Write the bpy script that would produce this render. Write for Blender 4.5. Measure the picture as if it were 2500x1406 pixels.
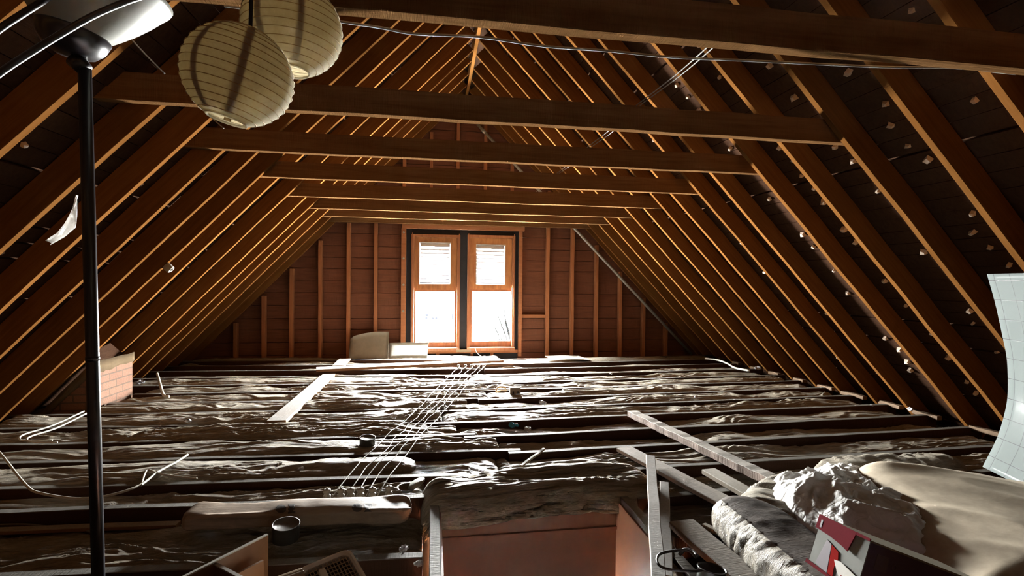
import bpy, bmesh, math, random
import numpy as np
from mathutils import Vector, Matrix, Euler
for o in list(bpy.data.objects): bpy.data.objects.remove(o)
SC = bpy.context.scene
COL = SC.collection
rnd = random.Random(7)

# ------------------------------------------------------------------ camera, sky, exposure
FPX, YAW, PIT, ROLL, HC = 1243.33, 0.1562, -0.0134, 0.0103, 1.1467
cy_, sy_, cp_, sp_ = math.cos(YAW), math.sin(YAW), math.cos(PIT), math.sin(PIT)
FW = Vector((sy_*cp_, cy_*cp_, sp_)); R0 = Vector((cy_, -sy_, 0)); U0 = R0.cross(FW)
RT = math.cos(ROLL)*R0 + math.sin(ROLL)*U0
UP = -math.sin(ROLL)*R0 + math.cos(ROLL)*U0
cd = bpy.data.cameras.new('attic_camera'); cam = bpy.data.objects.new('attic_camera', cd); COL.objects.link(cam)
cd.sensor_width = 36; cd.lens = FPX/2500*36; cd.clip_start = 0.05; cd.clip_end = 300
M = Matrix((RT, UP, -FW)).transposed().to_4x4(); M.translation = (0, 0, HC)
cam.matrix_world = M
SC.camera = cam
EYE = Vector((0, 0, HC))

def at(px, py, axis, val):
    """point of the plane (axis = val) that the photograph shows at this place"""
    d = FW + RT*((px-1250)/FPX) - UP*((py-703)/FPX)
    return EYE + d*((val-EYE[axis])/d[axis])

W = bpy.data.worlds.new('overcast_sky'); SC.world = W; W.use_nodes = True
bg = W.node_tree.nodes['Background']; bg.inputs[0].default_value = (1.0, 0.985, 0.955, 1); bg.inputs[1].default_value = 300
SC.view_settings.view_transform = 'Standard'; SC.view_settings.look = 'None'
SC.view_settings.exposure = 1.93; SC.view_settings.gamma = 1.0
SC.cycles.use_denoising = True
SC.cycles.max_bounces = 12; SC.cycles.diffuse_bounces = 1; SC.cycles.glossy_bounces = 3
SC.cycles.transparent_max_bounces = 12; SC.cycles.caustics_reflective = False; SC.cycles.caustics_refractive = False
SC.cycles.sample_clamp_indirect = 4.0

def portal(x0, x1, z0, z1, y):
    l = bpy.data.lights.new('daylight_portal', 'AREA'); l.shape = 'RECTANGLE'; l.size = x1-x0; l.size_y = z1-z0
    l.cycles.is_portal = True
    o = bpy.data.objects.new('daylight_portal', l); COL.objects.link(o)
    o.location = ((x0+x1)/2, y, (z0+z1)/2); o.rotation_euler = (math.radians(-90), 0, 0)
portal(-0.27, 0.37, 0.19, 0.99, 7.96); portal(0.59, 1.25, 0.19, 0.99, 7.96)


SLIT = .0036  # height of the added fill-light slits behind the camera
def fill_portal(x0, x1, z0, z1, y):
    portal(x0, x1, z0, z1, y); COL.objects[-1].rotation_euler = (math.radians(90), 0, 0)
for z in (2.30, 2.36, 2.42): fill_portal(.38, .62, z, z+SLIT, -1.322)
# ------------------------------------------------------------------ building dimensions
XL, XR, HR, DW = -3.3188, 4.3199, 3.9846, 7.86
XM = (XL+XR)/2; TP = HR/((XR-XL)/2); PITCH = math.atan(TP)
CP, SP = math.cos(PITCH), math.sin(PITCH)
RD = 0.14                                  # rafter depth
def under(x): return (x-XL)*TP if x < XM else (XR-x)*TP

# ------------------------------------------------------------------ object helpers
def wm(o):
    m = o.matrix_basis.copy()
    return wm(o.parent) @ o.matrix_parent_inverse @ m if o.parent else m
def setp(o, parent):
    if parent is not None:
        o.parent = parent; o.matrix_parent_inverse = wm(parent).inverted()
def link(name, me, mat=None, parent=None, mw=None, smooth=False):
    if mat is not None:
        for m in (mat if isinstance(mat, (list, tuple)) else [mat]): me.materials.append(m)
    if smooth:
        me.polygons.foreach_set('use_smooth', [True]*len(me.polygons))
    o = bpy.data.objects.new(name, me); COL.objects.link(o)
    if mw is not None: o.matrix_basis = mw
    setp(o, parent)
    return o
def tag(o, label, cat, group=None, kind=None):
    o['label'] = label; o['category'] = cat
    if group: o['group'] = group
    if kind: o['kind'] = kind
    return o
def thing(name, loc, label, cat, group=None):
    o = bpy.data.objects.new(name, None); COL.objects.link(o); o.location = loc; o.empty_display_size = .05
    return tag(o, label, cat, group)
def struct(o): o['kind'] = 'structure'; return o
def mesh(vs, fs, name='m'):
    me = bpy.data.meshes.new(name); me.from_pydata([tuple(v) for v in vs], [], fs); me.update(); return me
def recenter(me):
    n = len(me.vertices); a = np.empty(n*3); me.vertices.foreach_get('co', a); a = a.reshape(-1, 3)
    c = (a.min(0)+a.max(0))/2; c[2] = a[:, 2].min(); a -= c; me.vertices.foreach_set('co', a.ravel()); me.update()
    return Matrix.Translation(c)
def wobj(name, vs, fs, mat, parent=None, smooth=False):
    """mesh given in world coordinates; its origin moves to its base"""
    me = mesh(vs, fs, name); mw = recenter(me)
    return link(name, me, mat, parent, mw, smooth)

def board_mesh(L, w, h, rough=.0025, seg=.25, ch=.003, seed=0, endcut=(0, 0), sag=0.0):
    r = random.Random(seed); n = max(2, int(L/seg)+1); vs = []; fs = []
    for i in range(n+1):
        t = i/n; x = -L/2+L*t
        jy, jz = r.uniform(-rough, rough), r.uniform(-rough, rough); sw = 1+r.uniform(-rough, rough)*6
        dz = -sag*4*t*(1-t)
        for (y, z) in ((-w/2+ch, -h/2), (w/2-ch, -h/2), (w/2, -h/2+ch), (w/2, h/2-ch), (w/2-ch, h/2), (-w/2+ch, h/2), (-w/2, h/2-ch), (-w/2, -h/2+ch)):
            xx = x
            if i == 0: xx = x+endcut[0]*(z/h)
            if i == n: xx = x+endcut[1]*(z/h)
            vs.append((xx, y*sw+jy, z+jz+dz))
    for i in range(n):
        for k in range(8):
            a = i*8+k; b = i*8+(k+1) % 8; fs.append((a, b, b+8, a+8))
    fs.append(tuple(range(7, -1, -1))); fs.append(tuple(range(n*8, n*8+8)))
    return mesh(vs, fs, 'board')
def frame(a, b, up=(0, 0, 1)):
    a, b = Vector(a), Vector(b); X = (b-a).normalized(); Z = Vector(up); Z = (Z-X*Z.dot(X)).normalized(); Y = Z.cross(X)
    m = Matrix((X, Y, Z)).transposed().to_4x4(); m.translation = (a+b)/2
    return m
def board(name, a, b, w, h, mat, up=(0, 0, 1), parent=None, **k):
    return link(name, board_mesh((Vector(b)-Vector(a)).length, w, h, seed=rnd.random(), **k), mat, parent, frame(a, b, up))

class MB:
    """collects simple shapes in world coordinates for one mesh"""
    def __init__(s): s.v = []; s.f = []
    def box(s, x0, x1, y0, y1, z0, z1):
        n = len(s.v); s.v += [(x0, y0, z0), (x1, y0, z0), (x1, y1, z0), (x0, y1, z0), (x0, y0, z1), (x1, y0, z1), (x1, y1, z1), (x0, y1, z1)]
        s.f += [tuple(n+i for i in q) for q in ((0, 3, 2, 1), (4, 5, 6, 7), (0, 1, 5, 4), (1, 2, 6, 5), (2, 3, 7, 6), (3, 0, 4, 7))]; return s
    def hexa(s, p):
        n = len(s.v); s.v += [tuple(q) for q in p]
        s.f += [tuple(n+i for i in q) for q in ((0, 3, 2, 1), (4, 5, 6, 7), (0, 1, 5, 4), (1, 2, 6, 5), (2, 3, 7, 6), (3, 0, 4, 7))]; return s
    def prism(s, poly, y0, y1):
        """polygon in x, z pulled from y0 to y1"""
        n = len(s.v); k = len(poly)
        s.v += [(p[0], y0, p[1]) for p in poly]+[(p[0], y1, p[1]) for p in poly]
        s.f += [tuple(n+i for i in range(k)), tuple(n+k+i for i in range(k-1, -1, -1))]
        s.f += [(n+(i+1) % k, n+i, n+k+i, n+k+(i+1) % k) for i in range(k)]; return s
    def tube(s, pts, r, seg=8, cap=True):
        pts = [Vector(p) for p in pts]; n0 = len(s.v); N = len(pts)
        rs = r if isinstance(r, (list, tuple)) else [r]*N
        T = [(pts[min(i+1, N-1)]-pts[max(i-1, 0)]).normalized() for i in range(N)]
        ref = Vector((0, 0, 1)) if abs(T[0].z) < .9 else Vector((1, 0, 0)); u = T[0].cross(ref).normalized()
        for i in range(N):
            u = (u-T[i]*u.dot(T[i])).normalized(); v = T[i].cross(u)
            for k in range(seg):
                a = 2*math.pi*k/seg; s.v.append(tuple(pts[i]+(u*math.cos(a)+v*math.sin(a))*rs[i]))
        for i in range(N-1):
            for k in range(seg):
                a = n0+i*seg+k; b = n0+i*seg+(k+1) % seg; s.f.append((a, b, b+seg, a+seg))
        if cap:
            s.f.append(tuple(n0+k for k in range(seg-1, -1, -1))); s.f.append(tuple(n0+(N-1)*seg+k for k in range(seg)))
        return s
    def lathe(s, prof, o=(0, 0, 0), axis=(0, 0, 1), seg=24):
        """prof = [(radius, height)] about the axis through o"""
        Z = Vector(axis).normalized(); X = Z.cross(Vector((0, 1, 0)) if abs(Z.y) < .9 else Vector((1, 0, 0))).normalized(); Y = Z.cross(X); o = Vector(o)
        n0 = len(s.v)
        for (r, h) in prof:
            for k in range(seg):
                a = 2*math.pi*k/seg; s.v.append(tuple(o+Z*h+(X*math.cos(a)+Y*math.sin(a))*r))
        for i in range(len(prof)-1):
            for k in range(seg):
                a = n0+i*seg+k; b = n0+i*seg+(k+1) % seg; s.f.append((a, b, b+seg, a+seg))
        return s
    def build(s, name, mat, parent=None, smooth=False): return wobj(name, s.v, s.f, mat, parent, smooth)

def catmull(pts, n=8):
    P = [Vector(p) for p in pts]; P = [P[0]*2-P[1]]+P+[P[-1]*2-P[-2]]; out = []
    for i in range(1, len(P)-2):
        for k in range(n):
            t = k/n
            out.append(.5*((2*P[i])+(P[i+1]-P[i-1])*t+(2*P[i-1]-5*P[i]+4*P[i+1]-P[i+2])*t*t+(3*P[i]-P[i-1]-3*P[i+1]+P[i+2])*t**3))
    out.append(P[-2]); return out

# numpy noise for crumpled sheets
def _h(ix, iy, s):
    n = (ix.astype(np.int64)*374761393+iy.astype(np.int64)*668265263+int(s)*974634777) & 0x7fffffff
    n = ((n ^ (n >> 13))*1274126177) & 0x7fffffff
    return ((n ^ (n >> 16)) & 0xffff)/65535.0*2-1
def vn(x, y, s=0):
    ix, iy = np.floor(x), np.floor(y); fx, fy = x-ix, y-iy
    fx = fx*fx*fx*(fx*(fx*6-15)+10); fy = fy*fy*fy*(fy*(fy*6-15)+10)
    a, b, c, d = _h(ix, iy, s), _h(ix+1, iy, s), _h(ix, iy+1, s), _h(ix+1, iy+1, s)
    return a+(b-a)*fx+(c-a)*fy+(a-b-c+d)*fx*fy
def fbm(x, y, s=0, o=4):
    r = 0; a = .5
    for i in range(o): r = r+a*vn(x*2**i, y*2**i, s+i*17); a *= .5
    return r
def ridge(x, y, s=0): return 1-2*np.abs(vn(x, y, s))
def facet(x, y, s=0, n=1):
    """sharp creased paper: lowest of several tilted planes round scattered points"""
    ix, iy = np.floor(x), np.floor(y); best = None; val = None
    for dx in (-1, 0, 1):
        for dy in (-1, 0, 1):
            cx, cy = ix+dx, iy+dy
            px, py = cx+.5+.45*_h(cx, cy, s), cy+.5+.45*_h(cx, cy, s+5)
            d = (x-px)**2+(y-py)**2
            v = _h(cx, cy, s+9)*.5+(x-px)*_h(cx, cy, s+11)+(y-py)*_h(cx, cy, s+13)
            if best is None: best, val = d, v
            else: val = np.where(d < best, v, val); best = np.minimum(d, best)
    return val

def sheet_mesh(X, Y, Z, base=None, mask=None):
    """grid (arrays n x m) as a closed blanket: top, skirt and underside at base"""
    n, m = X.shape; vs = np.stack([X, Y, Z], -1).reshape(-1, 3)
    I = np.arange(n*m).reshape(n, m); q = np.stack([I[:-1, :-1], I[1:, :-1], I[1:, 1:], I[:-1, 1:]], -1)
    if mask is not None:
        ok = mask[:-1, :-1] & mask[1:, :-1] & mask[1:, 1:] & mask[:-1, 1:]; q = q[ok]
        return vs.tolist(), q.reshape(-1, 4).tolist()
    fs = q.reshape(-1, 4).tolist(); vs = vs.tolist()
    if base is not None:
        ring = list(I[:, 0])+list(I[-1, 1:])+list(I[-2::-1, -1])+list(I[0, -2:0:-1]); k = len(vs)
        vs += [[vs[r][0], vs[r][1], base] for r in ring]; L = len(ring)
        fs += [[int(ring[(i+1) % L]), int(ring[i]), k+i, k+(i+1) % L] for i in range(L)]
        fs.append([k+i for i in range(L)])
    # face up
    return vs, fs

# ------------------------------------------------------------------ materials
def nmat(name):
    m = bpy.data.materials.new(name); m.use_nodes = True; nt = m.node_tree
    return m, nt, nt.nodes['Principled BSDF'], nt.nodes, nt.links
def val(nt, s, v):
    if hasattr(v, 'is_output') or isinstance(v, bpy.types.NodeSocket): nt.links.new(v, s)
    else: s.default_value = v
def math_(nt, op, a, b=0.0, clamp=False):
    n = nt.nodes.new('ShaderNodeMath'); n.operation = op; n.use_clamp = clamp; val(nt, n.inputs[0], a); val(nt, n.inputs[1], b); return n.outputs[0]
def mix(nt, f, a, b, blend='MIX'):
    n = nt.nodes.new('ShaderNodeMix'); n.data_type = 'RGBA'; n.blend_type = blend
    val(nt, n.inputs[0], f); val(nt, n.inputs[6], a); val(nt, n.inputs[7], b); return n.outputs[2]
def noise(nt, vec, scale, detail=3, rough=.6, dist=0.0):
    n = nt.nodes.new('ShaderNodeTexNoise'); n.inputs['Scale'].default_value = scale; n.inputs['Detail'].default_value = detail
    n.inputs['Roughness'].default_value = rough; n.inputs['Distortion'].default_value = dist
    if vec is not None: nt.links.new(vec, n.inputs['Vector'])
    return n.outputs['Fac']
def coords(nt, kind='Object', scale=(1, 1, 1), rot=(0, 0, 0)):
    t = nt.nodes.new('ShaderNodeTexCoord'); mp = nt.nodes.new('ShaderNodeMapping'); mp.inputs['Scale'].default_value = scale
    mp.inputs['Rotation'].default_value = rot
    nt.links.new(t.outputs[kind], mp.inputs['Vector']); return mp.outputs['Vector']
def ramp(nt, f, stops):
    r = nt.nodes.new('ShaderNodeValToRGB'); nt.links.new(f, r.inputs[0]); e = r.color_ramp.elements
    while len(e) < len(stops): e.new(.5)
    for k, (p, c) in enumerate(stops): e[k].position = p; e[k].color = c if len(c) == 4 else (*c, 1)
    return r.outputs['Color']
def bump(nt, b, h, strength, dist=.01):
    n = nt.nodes.new('ShaderNodeBump'); n.inputs['Strength'].default_value = strength; n.inputs['Distance'].default_value = dist
    nt.links.new(h, n.inputs['Height']); nt.links.new(n.outputs[0], b.inputs['Normal'])
def up_mask(nt, lo=.45, hi=.8):
    g = nt.nodes.new('ShaderNodeNewGeometry'); s = nt.nodes.new('ShaderNodeSeparateXYZ'); nt.links.new(g.outputs['Normal'], s.inputs[0])
    mr = nt.nodes.new('ShaderNodeMapRange'); mr.inputs[1].default_value = lo; mr.inputs[2].default_value = hi; nt.links.new(s.outputs[2], mr.inputs[0])
    return mr.outputs[0]
def rand_tint(nt, col, lo=.75, hi=1.2):
    oi = nt.nodes.new('ShaderNodeObjectInfo'); mr = nt.nodes.new('ShaderNodeMapRange'); mr.inputs[3].default_value = lo; mr.inputs[4].default_value = hi
    nt.links.new(oi.outputs['Random'], mr.inputs[0]); c = nt.nodes.new('ShaderNodeCombineColor')
    for i in range(3): nt.links.new(mr.outputs[0], c.inputs[i])
    return mix(nt, 1.0, col, c.outputs[0], 'MULTIPLY')

ALB = .5     # base colours halved outside KEEP, to deepen shade against direct window light
KEEP = {'gable_stud', 'gable_sheathing', 'window_stain', 'vent_plywood', 'black_lamp_metal', 'dark_purple_card', 'tan_batt_wrapper', 'bamboo_ring', 'split_shingle', 'off_white_plastic', 'beige_ribbed_plastic', 'black_wrap_print', 'tan_cover_cloth'}
def wood(name, c1, c2, dust=None, saw=.35, rough=.75, spec=.2, dustamt=1.0, grain=(2.5, 45, 45), stint=None):
    k = 1 if name in KEEP else ALB; c1 = tuple(x*k for x in c1); c2 = tuple(x*k for x in c2); dust = dust and tuple(x*k for x in dust)
    m, nt, b, N, L = nmat(name)
    v = coords(nt, 'Object', grain); g = noise(nt, v, 1.0, 4, .6, .6)
    v2 = coords(nt, 'Object', (3, 3, 3)); blot = noise(nt, v2, 1.0, 3)
    col = ramp(nt, g, [(.3, c2), (.7, c1)])
    col = mix(nt, math_(nt, 'MULTIPLY', blot, .55), col, (c2[0]*.6, c2[1]*.6, c2[2]*.6, 1))
    col = rand_tint(nt, col)
    if dust:
        mk = up_mask(nt); mk = math_(nt, 'MULTIPLY', mk, math_(nt, 'ADD', math_(nt, 'MULTIPLY', blot, .6), .62*dustamt, True), True)
        dn = noise(nt, coords(nt, 'Object', (60, 60, 60)), 1.0, 4, .7)
        dc = ramp(nt, dn, [(.3, tuple(x*.72 for x in dust)), (.7, dust)])
        col = mix(nt, mk, col, dc)
    L.new(col, b.inputs['Base Color']); b.inputs['Roughness'].default_value = rough; b.inputs['Specular IOR Level'].default_value = spec
    if stint: b.inputs['Specular Tint'].default_value = stint
    sv = coords(nt, 'Object', (140, 7, 7), (0, 0, .35)); s = noise(nt, sv, 1.0, 3, .7)
    h = math_(nt, 'ADD', math_(nt, 'MULTIPLY', s, 1.0), math_(nt, 'MULTIPLY', g, .5)); bump(nt, b, h, saw, .006)
    return m
def plain(name, c, rough=.6, spec=.4, metal=0, bumpsc=None, bs=.2, trans=0, var=.12):
    k = 1 if name in KEEP else ALB; c = tuple(x*k for x in c)
    m, nt, b, N, L = nmat(name)
    n = noise(nt, coords(nt, 'Object', (1, 1, 1)), 9, 4, .65)
    col = ramp(nt, n, [(.3, tuple(x*(1-var) for x in c)), (.7, tuple(min(1, x*(1+var)) for x in c))])
    L.new(col, b.inputs['Base Color']); b.inputs['Roughness'].default_value = rough; b.inputs['Specular IOR Level'].default_value = spec
    b.inputs['Metallic'].default_value = metal
    if bumpsc: bump(nt, b, noise(nt, coords(nt), bumpsc, 4, .7), bs, .004)
    return m

DUST = (.29, .275, .235)
M_raft = wood('rafter_fir', (.34, .148, .043), (.24, .095, .024), saw=.25, rough=1.0, spec=.0)
M_tie = wood('rough_sawn_fir', (.36, .19, .080), (.22, .105, .040), saw=.9, rough=1.0, spec=.0)
M_joist = wood('dusty_joist', (.105, .042, .019), (.065, .024, .011), dust=DUST, saw=.5)
M_plank = wood('dusty_plank', (.40, .22, .11), (.28, .14, .065), dust=(.52, .48, .42), saw=.3)
M_pale = wood('pale_plank', (.62, .52, .38), (.50, .40, .28), dust=(.66, .62, .54), saw=.2)
M_white = wood('dusty_white_board', (.5, .30, .16), (.42, .2, .09), dust=(.60, .585, .55), saw=.2)
M_rough = wood('rough_dusty_stud', (.40, .28, .21), (.27, .175, .13), dust=(.56, .52, .46), saw=1.0)
M_eave = wood('eaves_lath', (.26, .17, .10), (.18, .11, .06), saw=.3)
M_stud = wood('gable_stud', (.36, .155, .07), (.26, .10, .042), saw=.25)
M_gable = wood('gable_sheathing', (.165, .062, .031), (.105, .037, .018), saw=.35, grain=(3, 3, 40))
M_sheath = wood('roof_sheathing', (.14, .072, .042), (.085, .045, .03), saw=.4, rough=1.0, spec=.0)
M_frame = wood('window_stain', (.34, .145, .065), (.22, .085, .04), saw=.1, rough=.5, spec=.3, grain=(30, 30, 2.5))
M_ply = wood('vent_plywood', (.48, .22, .085), (.24, .095, .035), saw=.06, rough=.5, spec=.3, grain=(16, 16, 3))
M_void = plain('recess_shade', (.035, .035, .042), .8, .2)
M_black = plain('black_lamp_metal', (.012, .011, .014), .32, .6)
M_pot = plain('sooty_iron', (.02, .018, .017), .45, .5, bumpsc=40)
M_porc = plain('dusty_porcelain', (.46, .42, .35), .55, .4, bumpsc=80)
M_wire = plain('cloth_covered_wire', (.70, .67, .60), .7, .3, bumpsc=150)
M_cable = plain('pale_cable', (.74, .72, .62), .5, .4)
M_tin = plain('dull_tin', (.16, .15, .13), .5, .5, .6, bumpsc=60)
M_pipe = plain('galvanised_pipe', (.62, .64, .60), .45, .5, .3, bumpsc=40)
M_paper = plain('torn_paper', (.80, .81, .84), .7, .3)
M_blue = plain('blue_wrapper', (.04, .32, .46), .5, .4)
M_cream = plain('cream_sheet', (.42, .40, .33), .45, .4)
M_pale2 = plain('pale_plastic_sheet', (.40, .42, .37), .4, .4)
M_plast = plain('white_lath_ceiling', (.30, .27, .23), .9, .1, bumpsc=30)
M_redbox = plain('faded_red_card', (.20, .020, .030), .95, .03)
M_bright = plain('bright_red_print', (.42, .012, .008), .95, .03)
M_boxgrey = plain('grey_white_card', (.42, .43, .40), .95, .03)
M_boxdark = plain('dark_purple_card', (.045, .022, .035), .6, .3)
M_boxtop = plain('olive_card', (.34, .29, .18), .6, .3)
M_boxprint = plain('dull_rose_print', (.13, .075, .08), .6, .3)
M_hard = plain('hardboard_lacquer', (.26, .095, .04), .45, .3)
M_rib = plain('beige_ribbed_plastic', (.46, .38, .28), .45, .4)
M_fanw = plain('off_white_plastic', (.88, .89, .85), .35, .5)
M_fand = plain('dark_grille', (.07, .055, .045), .6, .3)
M_ven = plain('brown_veneer', (.28, .125, .05), .45, .35)
M_edge = plain('white_edge_band', (.74, .70, .62), .5, .3)
M_mort = plain('crumbling_mortar', (.17, .12, .068), .95, .1, bumpsc=25, bs=.6)
M_slat = plain('white_vent_slat', (.86, .88, .87), .5, .3)
M_logo = plain('black_wrap_print', (.045, .038, .034), .6, .2)

def mat_batt(name, c1, c2, rough, fine=.5, spec=.14):
    k = 1 if name in KEEP else ALB; c1 = tuple(x*k for x in c1); c2 = tuple(x*k for x in c2)
    m, nt, b, N, L = nmat(name)
    v = coords(nt, 'Object', (5, 28, 10)); n = noise(nt, v, 1, 5, .65, 1.2)
    v2 = coords(nt, 'Object', (1.1, 2.5, 1)); blot = noise(nt, v2, 1, 3)
    col = ramp(nt, n, [(.32, c2), (.62, c1)])
    col = mix(nt, math_(nt, 'MULTIPLY', ramp(nt, blot, [(.5, (0, 0, 0, 1)), (.7, (1, 1, 1, 1))]), .55), col, (c2[0]*.8, c2[1]*.68, c2[2]*.45, 1))
    L.new(col, b.inputs['Base Color']); b.inputs['Roughness'].default_value = rough; b.inputs['Specular IOR Level'].default_value = spec
    w = noise(nt, coords(nt, 'Object', (9, 60, 30)), 1, 5, .6, 1.5)
    rdg = math_(nt, 'ABSOLUTE', math_(nt, 'SUBTRACT', w, .5)); bump(nt, b, rdg, fine, .03)
    return m
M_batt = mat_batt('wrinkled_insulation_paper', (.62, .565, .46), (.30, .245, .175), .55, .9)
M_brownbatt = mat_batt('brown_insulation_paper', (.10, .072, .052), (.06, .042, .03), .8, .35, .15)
M_tan = plain('tan_cover_cloth', (.36, .305, .23), .75, .15, bumpsc=25, bs=.15, var=.2)
M_log = mat_batt('tan_batt_wrapper', (.26, .205, .155), (.18, .135, .10), .55, .12)
m, nt, b, N, L = nmat('crumpled_white_plastic'); M_poly = m
pc = ramp(nt, noise(nt, coords(nt), 5, 4), [(.35, (.78, .77, .74)), (.65, (.90, .89, .87))]); L.new(pc, b.inputs['Base Color'])
tr = N.new('ShaderNodeBsdfTranslucent'); L.new(pc, tr.inputs['Color']); ms = N.new('ShaderNodeMixShader'); ms.inputs[0].default_value = .45
L.new(b.outputs[0], ms.inputs[1]); L.new(tr.outputs[0], ms.inputs[2]); L.new(ms.outputs[0], N['Material Output'].inputs[0])
b.inputs['Roughness'].default_value = .4; b.inputs['Specular IOR Level'].default_value = .35
vo = N.new('ShaderNodeTexVoronoi'); vo.feature = 'DISTANCE_TO_EDGE'; vo.inputs['Scale'].default_value = 17; L.new(coords(nt), vo.inputs['Vector'])
bump(nt, b, math_(nt, 'ADD', math_(nt, 'ABSOLUTE', math_(nt, 'SUBTRACT', noise(nt, coords(nt), 16, 2, .5, .8), .5)), math_(nt, 'MULTIPLY', vo.outputs['Distance'], .6)), .8, .03)

# chimney brick
m, nt, b, N, L = nmat('old_brick'); M_brick = m
bt = N.new('ShaderNodeTexBrick'); v = coords(nt, 'Object', (1, 1, 1)); sx = N.new('ShaderNodeSeparateXYZ'); L.new(v, sx.inputs[0])
cb = N.new('ShaderNodeCombineXYZ'); L.new(math_(nt, 'ADD', sx.outputs[0], sx.outputs[1]), cb.inputs[0]); L.new(sx.outputs[2], cb.inputs[1]); L.new(cb.outputs[0], bt.inputs['Vector'])
bt.inputs['Scale'].default_value = 1; bt.inputs['Brick Width'].default_value = .2; bt.inputs['Row Height'].default_value = .068; bt.inputs['Mortar Size'].default_value = .006
bt.inputs['Color1'].default_value = (.155, .072, .040, 1); bt.inputs['Color2'].default_value = (.125, .053, .029, 1); bt.inputs['Mortar'].default_value = (.05, .03, .018, 1)
bt.inputs['Bias'].default_value = .1
L.new(mix(nt, math_(nt, 'MULTIPLY', noise(nt, v, 14, 4), .5), bt.outputs['Color'], (.10, .06, .035, 1)), b.inputs['Base Color'])
b.inputs['Roughness'].default_value = .9; bump(nt, b, math_(nt, 'SUBTRACT', noise(nt, v, 60, 4), bt.outputs['Fac']), .6, .008)

# glossy wall tile sheet, grooves follow the sheet's own surface coordinates
m, nt, b, N, L = nmat('glazed_tile_sheet'); M_tile = m
uv = N.new('ShaderNodeTexCoord').outputs['UV']; bt = N.new('ShaderNodeTexBrick'); L.new(uv, bt.inputs['Vector']); bt.offset = 0; bt.squash = 1
bt.inputs['Scale'].default_value = 1; bt.inputs['Brick Width'].default_value = .116; bt.inputs['Row Height'].default_value = .116; bt.inputs['Mortar Size'].default_value = .0016
bt.inputs['Color1'].default_value = (.115, .13, .127, 1); bt.inputs['Color2'].default_value = (.11, .125, .122, 1); bt.inputs['Mortar'].default_value = (.06, .06, .065, 1)
L.new(bt.outputs['Color'], b.inputs['Base Color']); b.inputs['Roughness'].default_value = .13; b.inputs['Specular IOR Level'].default_value = .22
bump(nt, b, math_(nt, 'ADD', math_(nt, 'MULTIPLY', noise(nt, uv, 16, 2), .6), math_(nt, 'MULTIPLY', bt.outputs['Fac'], -1)), .25, .004)

# paper of the lanterns: thin, lets light through, darker bamboo rings
m, nt, b, N, L = nmat('rice_paper'); M_rice = m
n = noise(nt, coords(nt), 60, 5, .7, 2); col = ramp(nt, n, [(.35, (.80, .72, .54)), (.65, (.88, .82, .66))]); L.new(col, b.inputs['Base Color'])
b.inputs['Roughness'].default_value = .8
tr = N.new('ShaderNodeBsdfTranslucent'); L.new(col, tr.inputs['Color']); ms = N.new('ShaderNodeMixShader'); ms.inputs[0].default_value = .7
L.new(b.outputs[0], ms.inputs[1]); L.new(tr.outputs[0], ms.inputs[2]); L.new(ms.outputs[0], N['Material Output'].inputs[0])
M_ring = plain('bamboo_ring', (.62, .44, .22), .7, .2)
m, nt, b, N, L = nmat('frosted_shade'); M_shade = m
b.inputs['Base Color'].default_value = (.36, .36, .32, 1); b.inputs['Roughness'].default_value = .35
tr = N.new('ShaderNodeBsdfTranslucent'); tr.inputs[0].default_value = (.4, .39, .33, 1); ms = N.new('ShaderNodeMixShader'); ms.inputs[0].default_value = .35
L.new(b.outputs[0], ms.inputs[1]); L.new(tr.outputs[0], ms.inputs[2]); L.new(ms.outputs[0], N['Material Output'].inputs[0])
m, nt, b, N, L = nmat('thin_vent_slat'); M_slat_thin = m
b.inputs['Base Color'].default_value = (.8, .82, .82, 1); b.inputs['Roughness'].default_value = .5
tr = N.new('ShaderNodeBsdfTranslucent'); tr.inputs[0].default_value = (.9, .95, .96, 1); ms = N.new('ShaderNodeMixShader'); ms.inputs[0].default_value = .0009
L.new(b.outputs[0], ms.inputs[1]); L.new(tr.outputs[0], ms.inputs[2]); L.new(ms.outputs[0], N['Material Output'].inputs[0])
# window glass
m, nt, b, N, L = nmat('window_glass'); M_glass = m
t = N.new('ShaderNodeBsdfTransparent'); t.inputs[0].default_value = (.96, .97, .97, 1); g = N.new('ShaderNodeBsdfGlossy'); g.inputs['Roughness'].default_value = .02
ms = N.new('ShaderNodeMixShader'); ms.inputs[0].default_value = .05
L.new(t.outputs[0], ms.inputs[1]); L.new(g.outputs[0], ms.inputs[2]); L.new(ms.outputs[0], N['Material Output'].inputs[0])

ORD = ['nearest', 'second', 'third', 'fourth', 'fifth', 'sixth', 'seventh', 'eighth', 'ninth', 'tenth', 'eleventh', 'twelfth', 'thirteenth', 'fourteenth',
       'fifteenth', 'sixteenth', 'seventeenth', 'eighteenth', 'nineteenth', 'twentieth', 'twenty-first', 'twenty-second']
def nth(i): return 'first' if i == 0 else ORD[i]

# ------------------------------------------------------------------ the setting
YB = -1.3
# the opening of the hatch is left out of the floor
mb = MB()
for (x0, x1, y0, y1) in ((XL-.5, 0.0, YB, 8.05), (1.04, XR+.5, YB, 8.05), (0.0, 1.04, 2.66, 8.05), (0.0, 1.04, YB, .9)): mb.box(x0, x1, y0, y1, -.2, -.16)
struct(mb.build('floor', M_plast))

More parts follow.
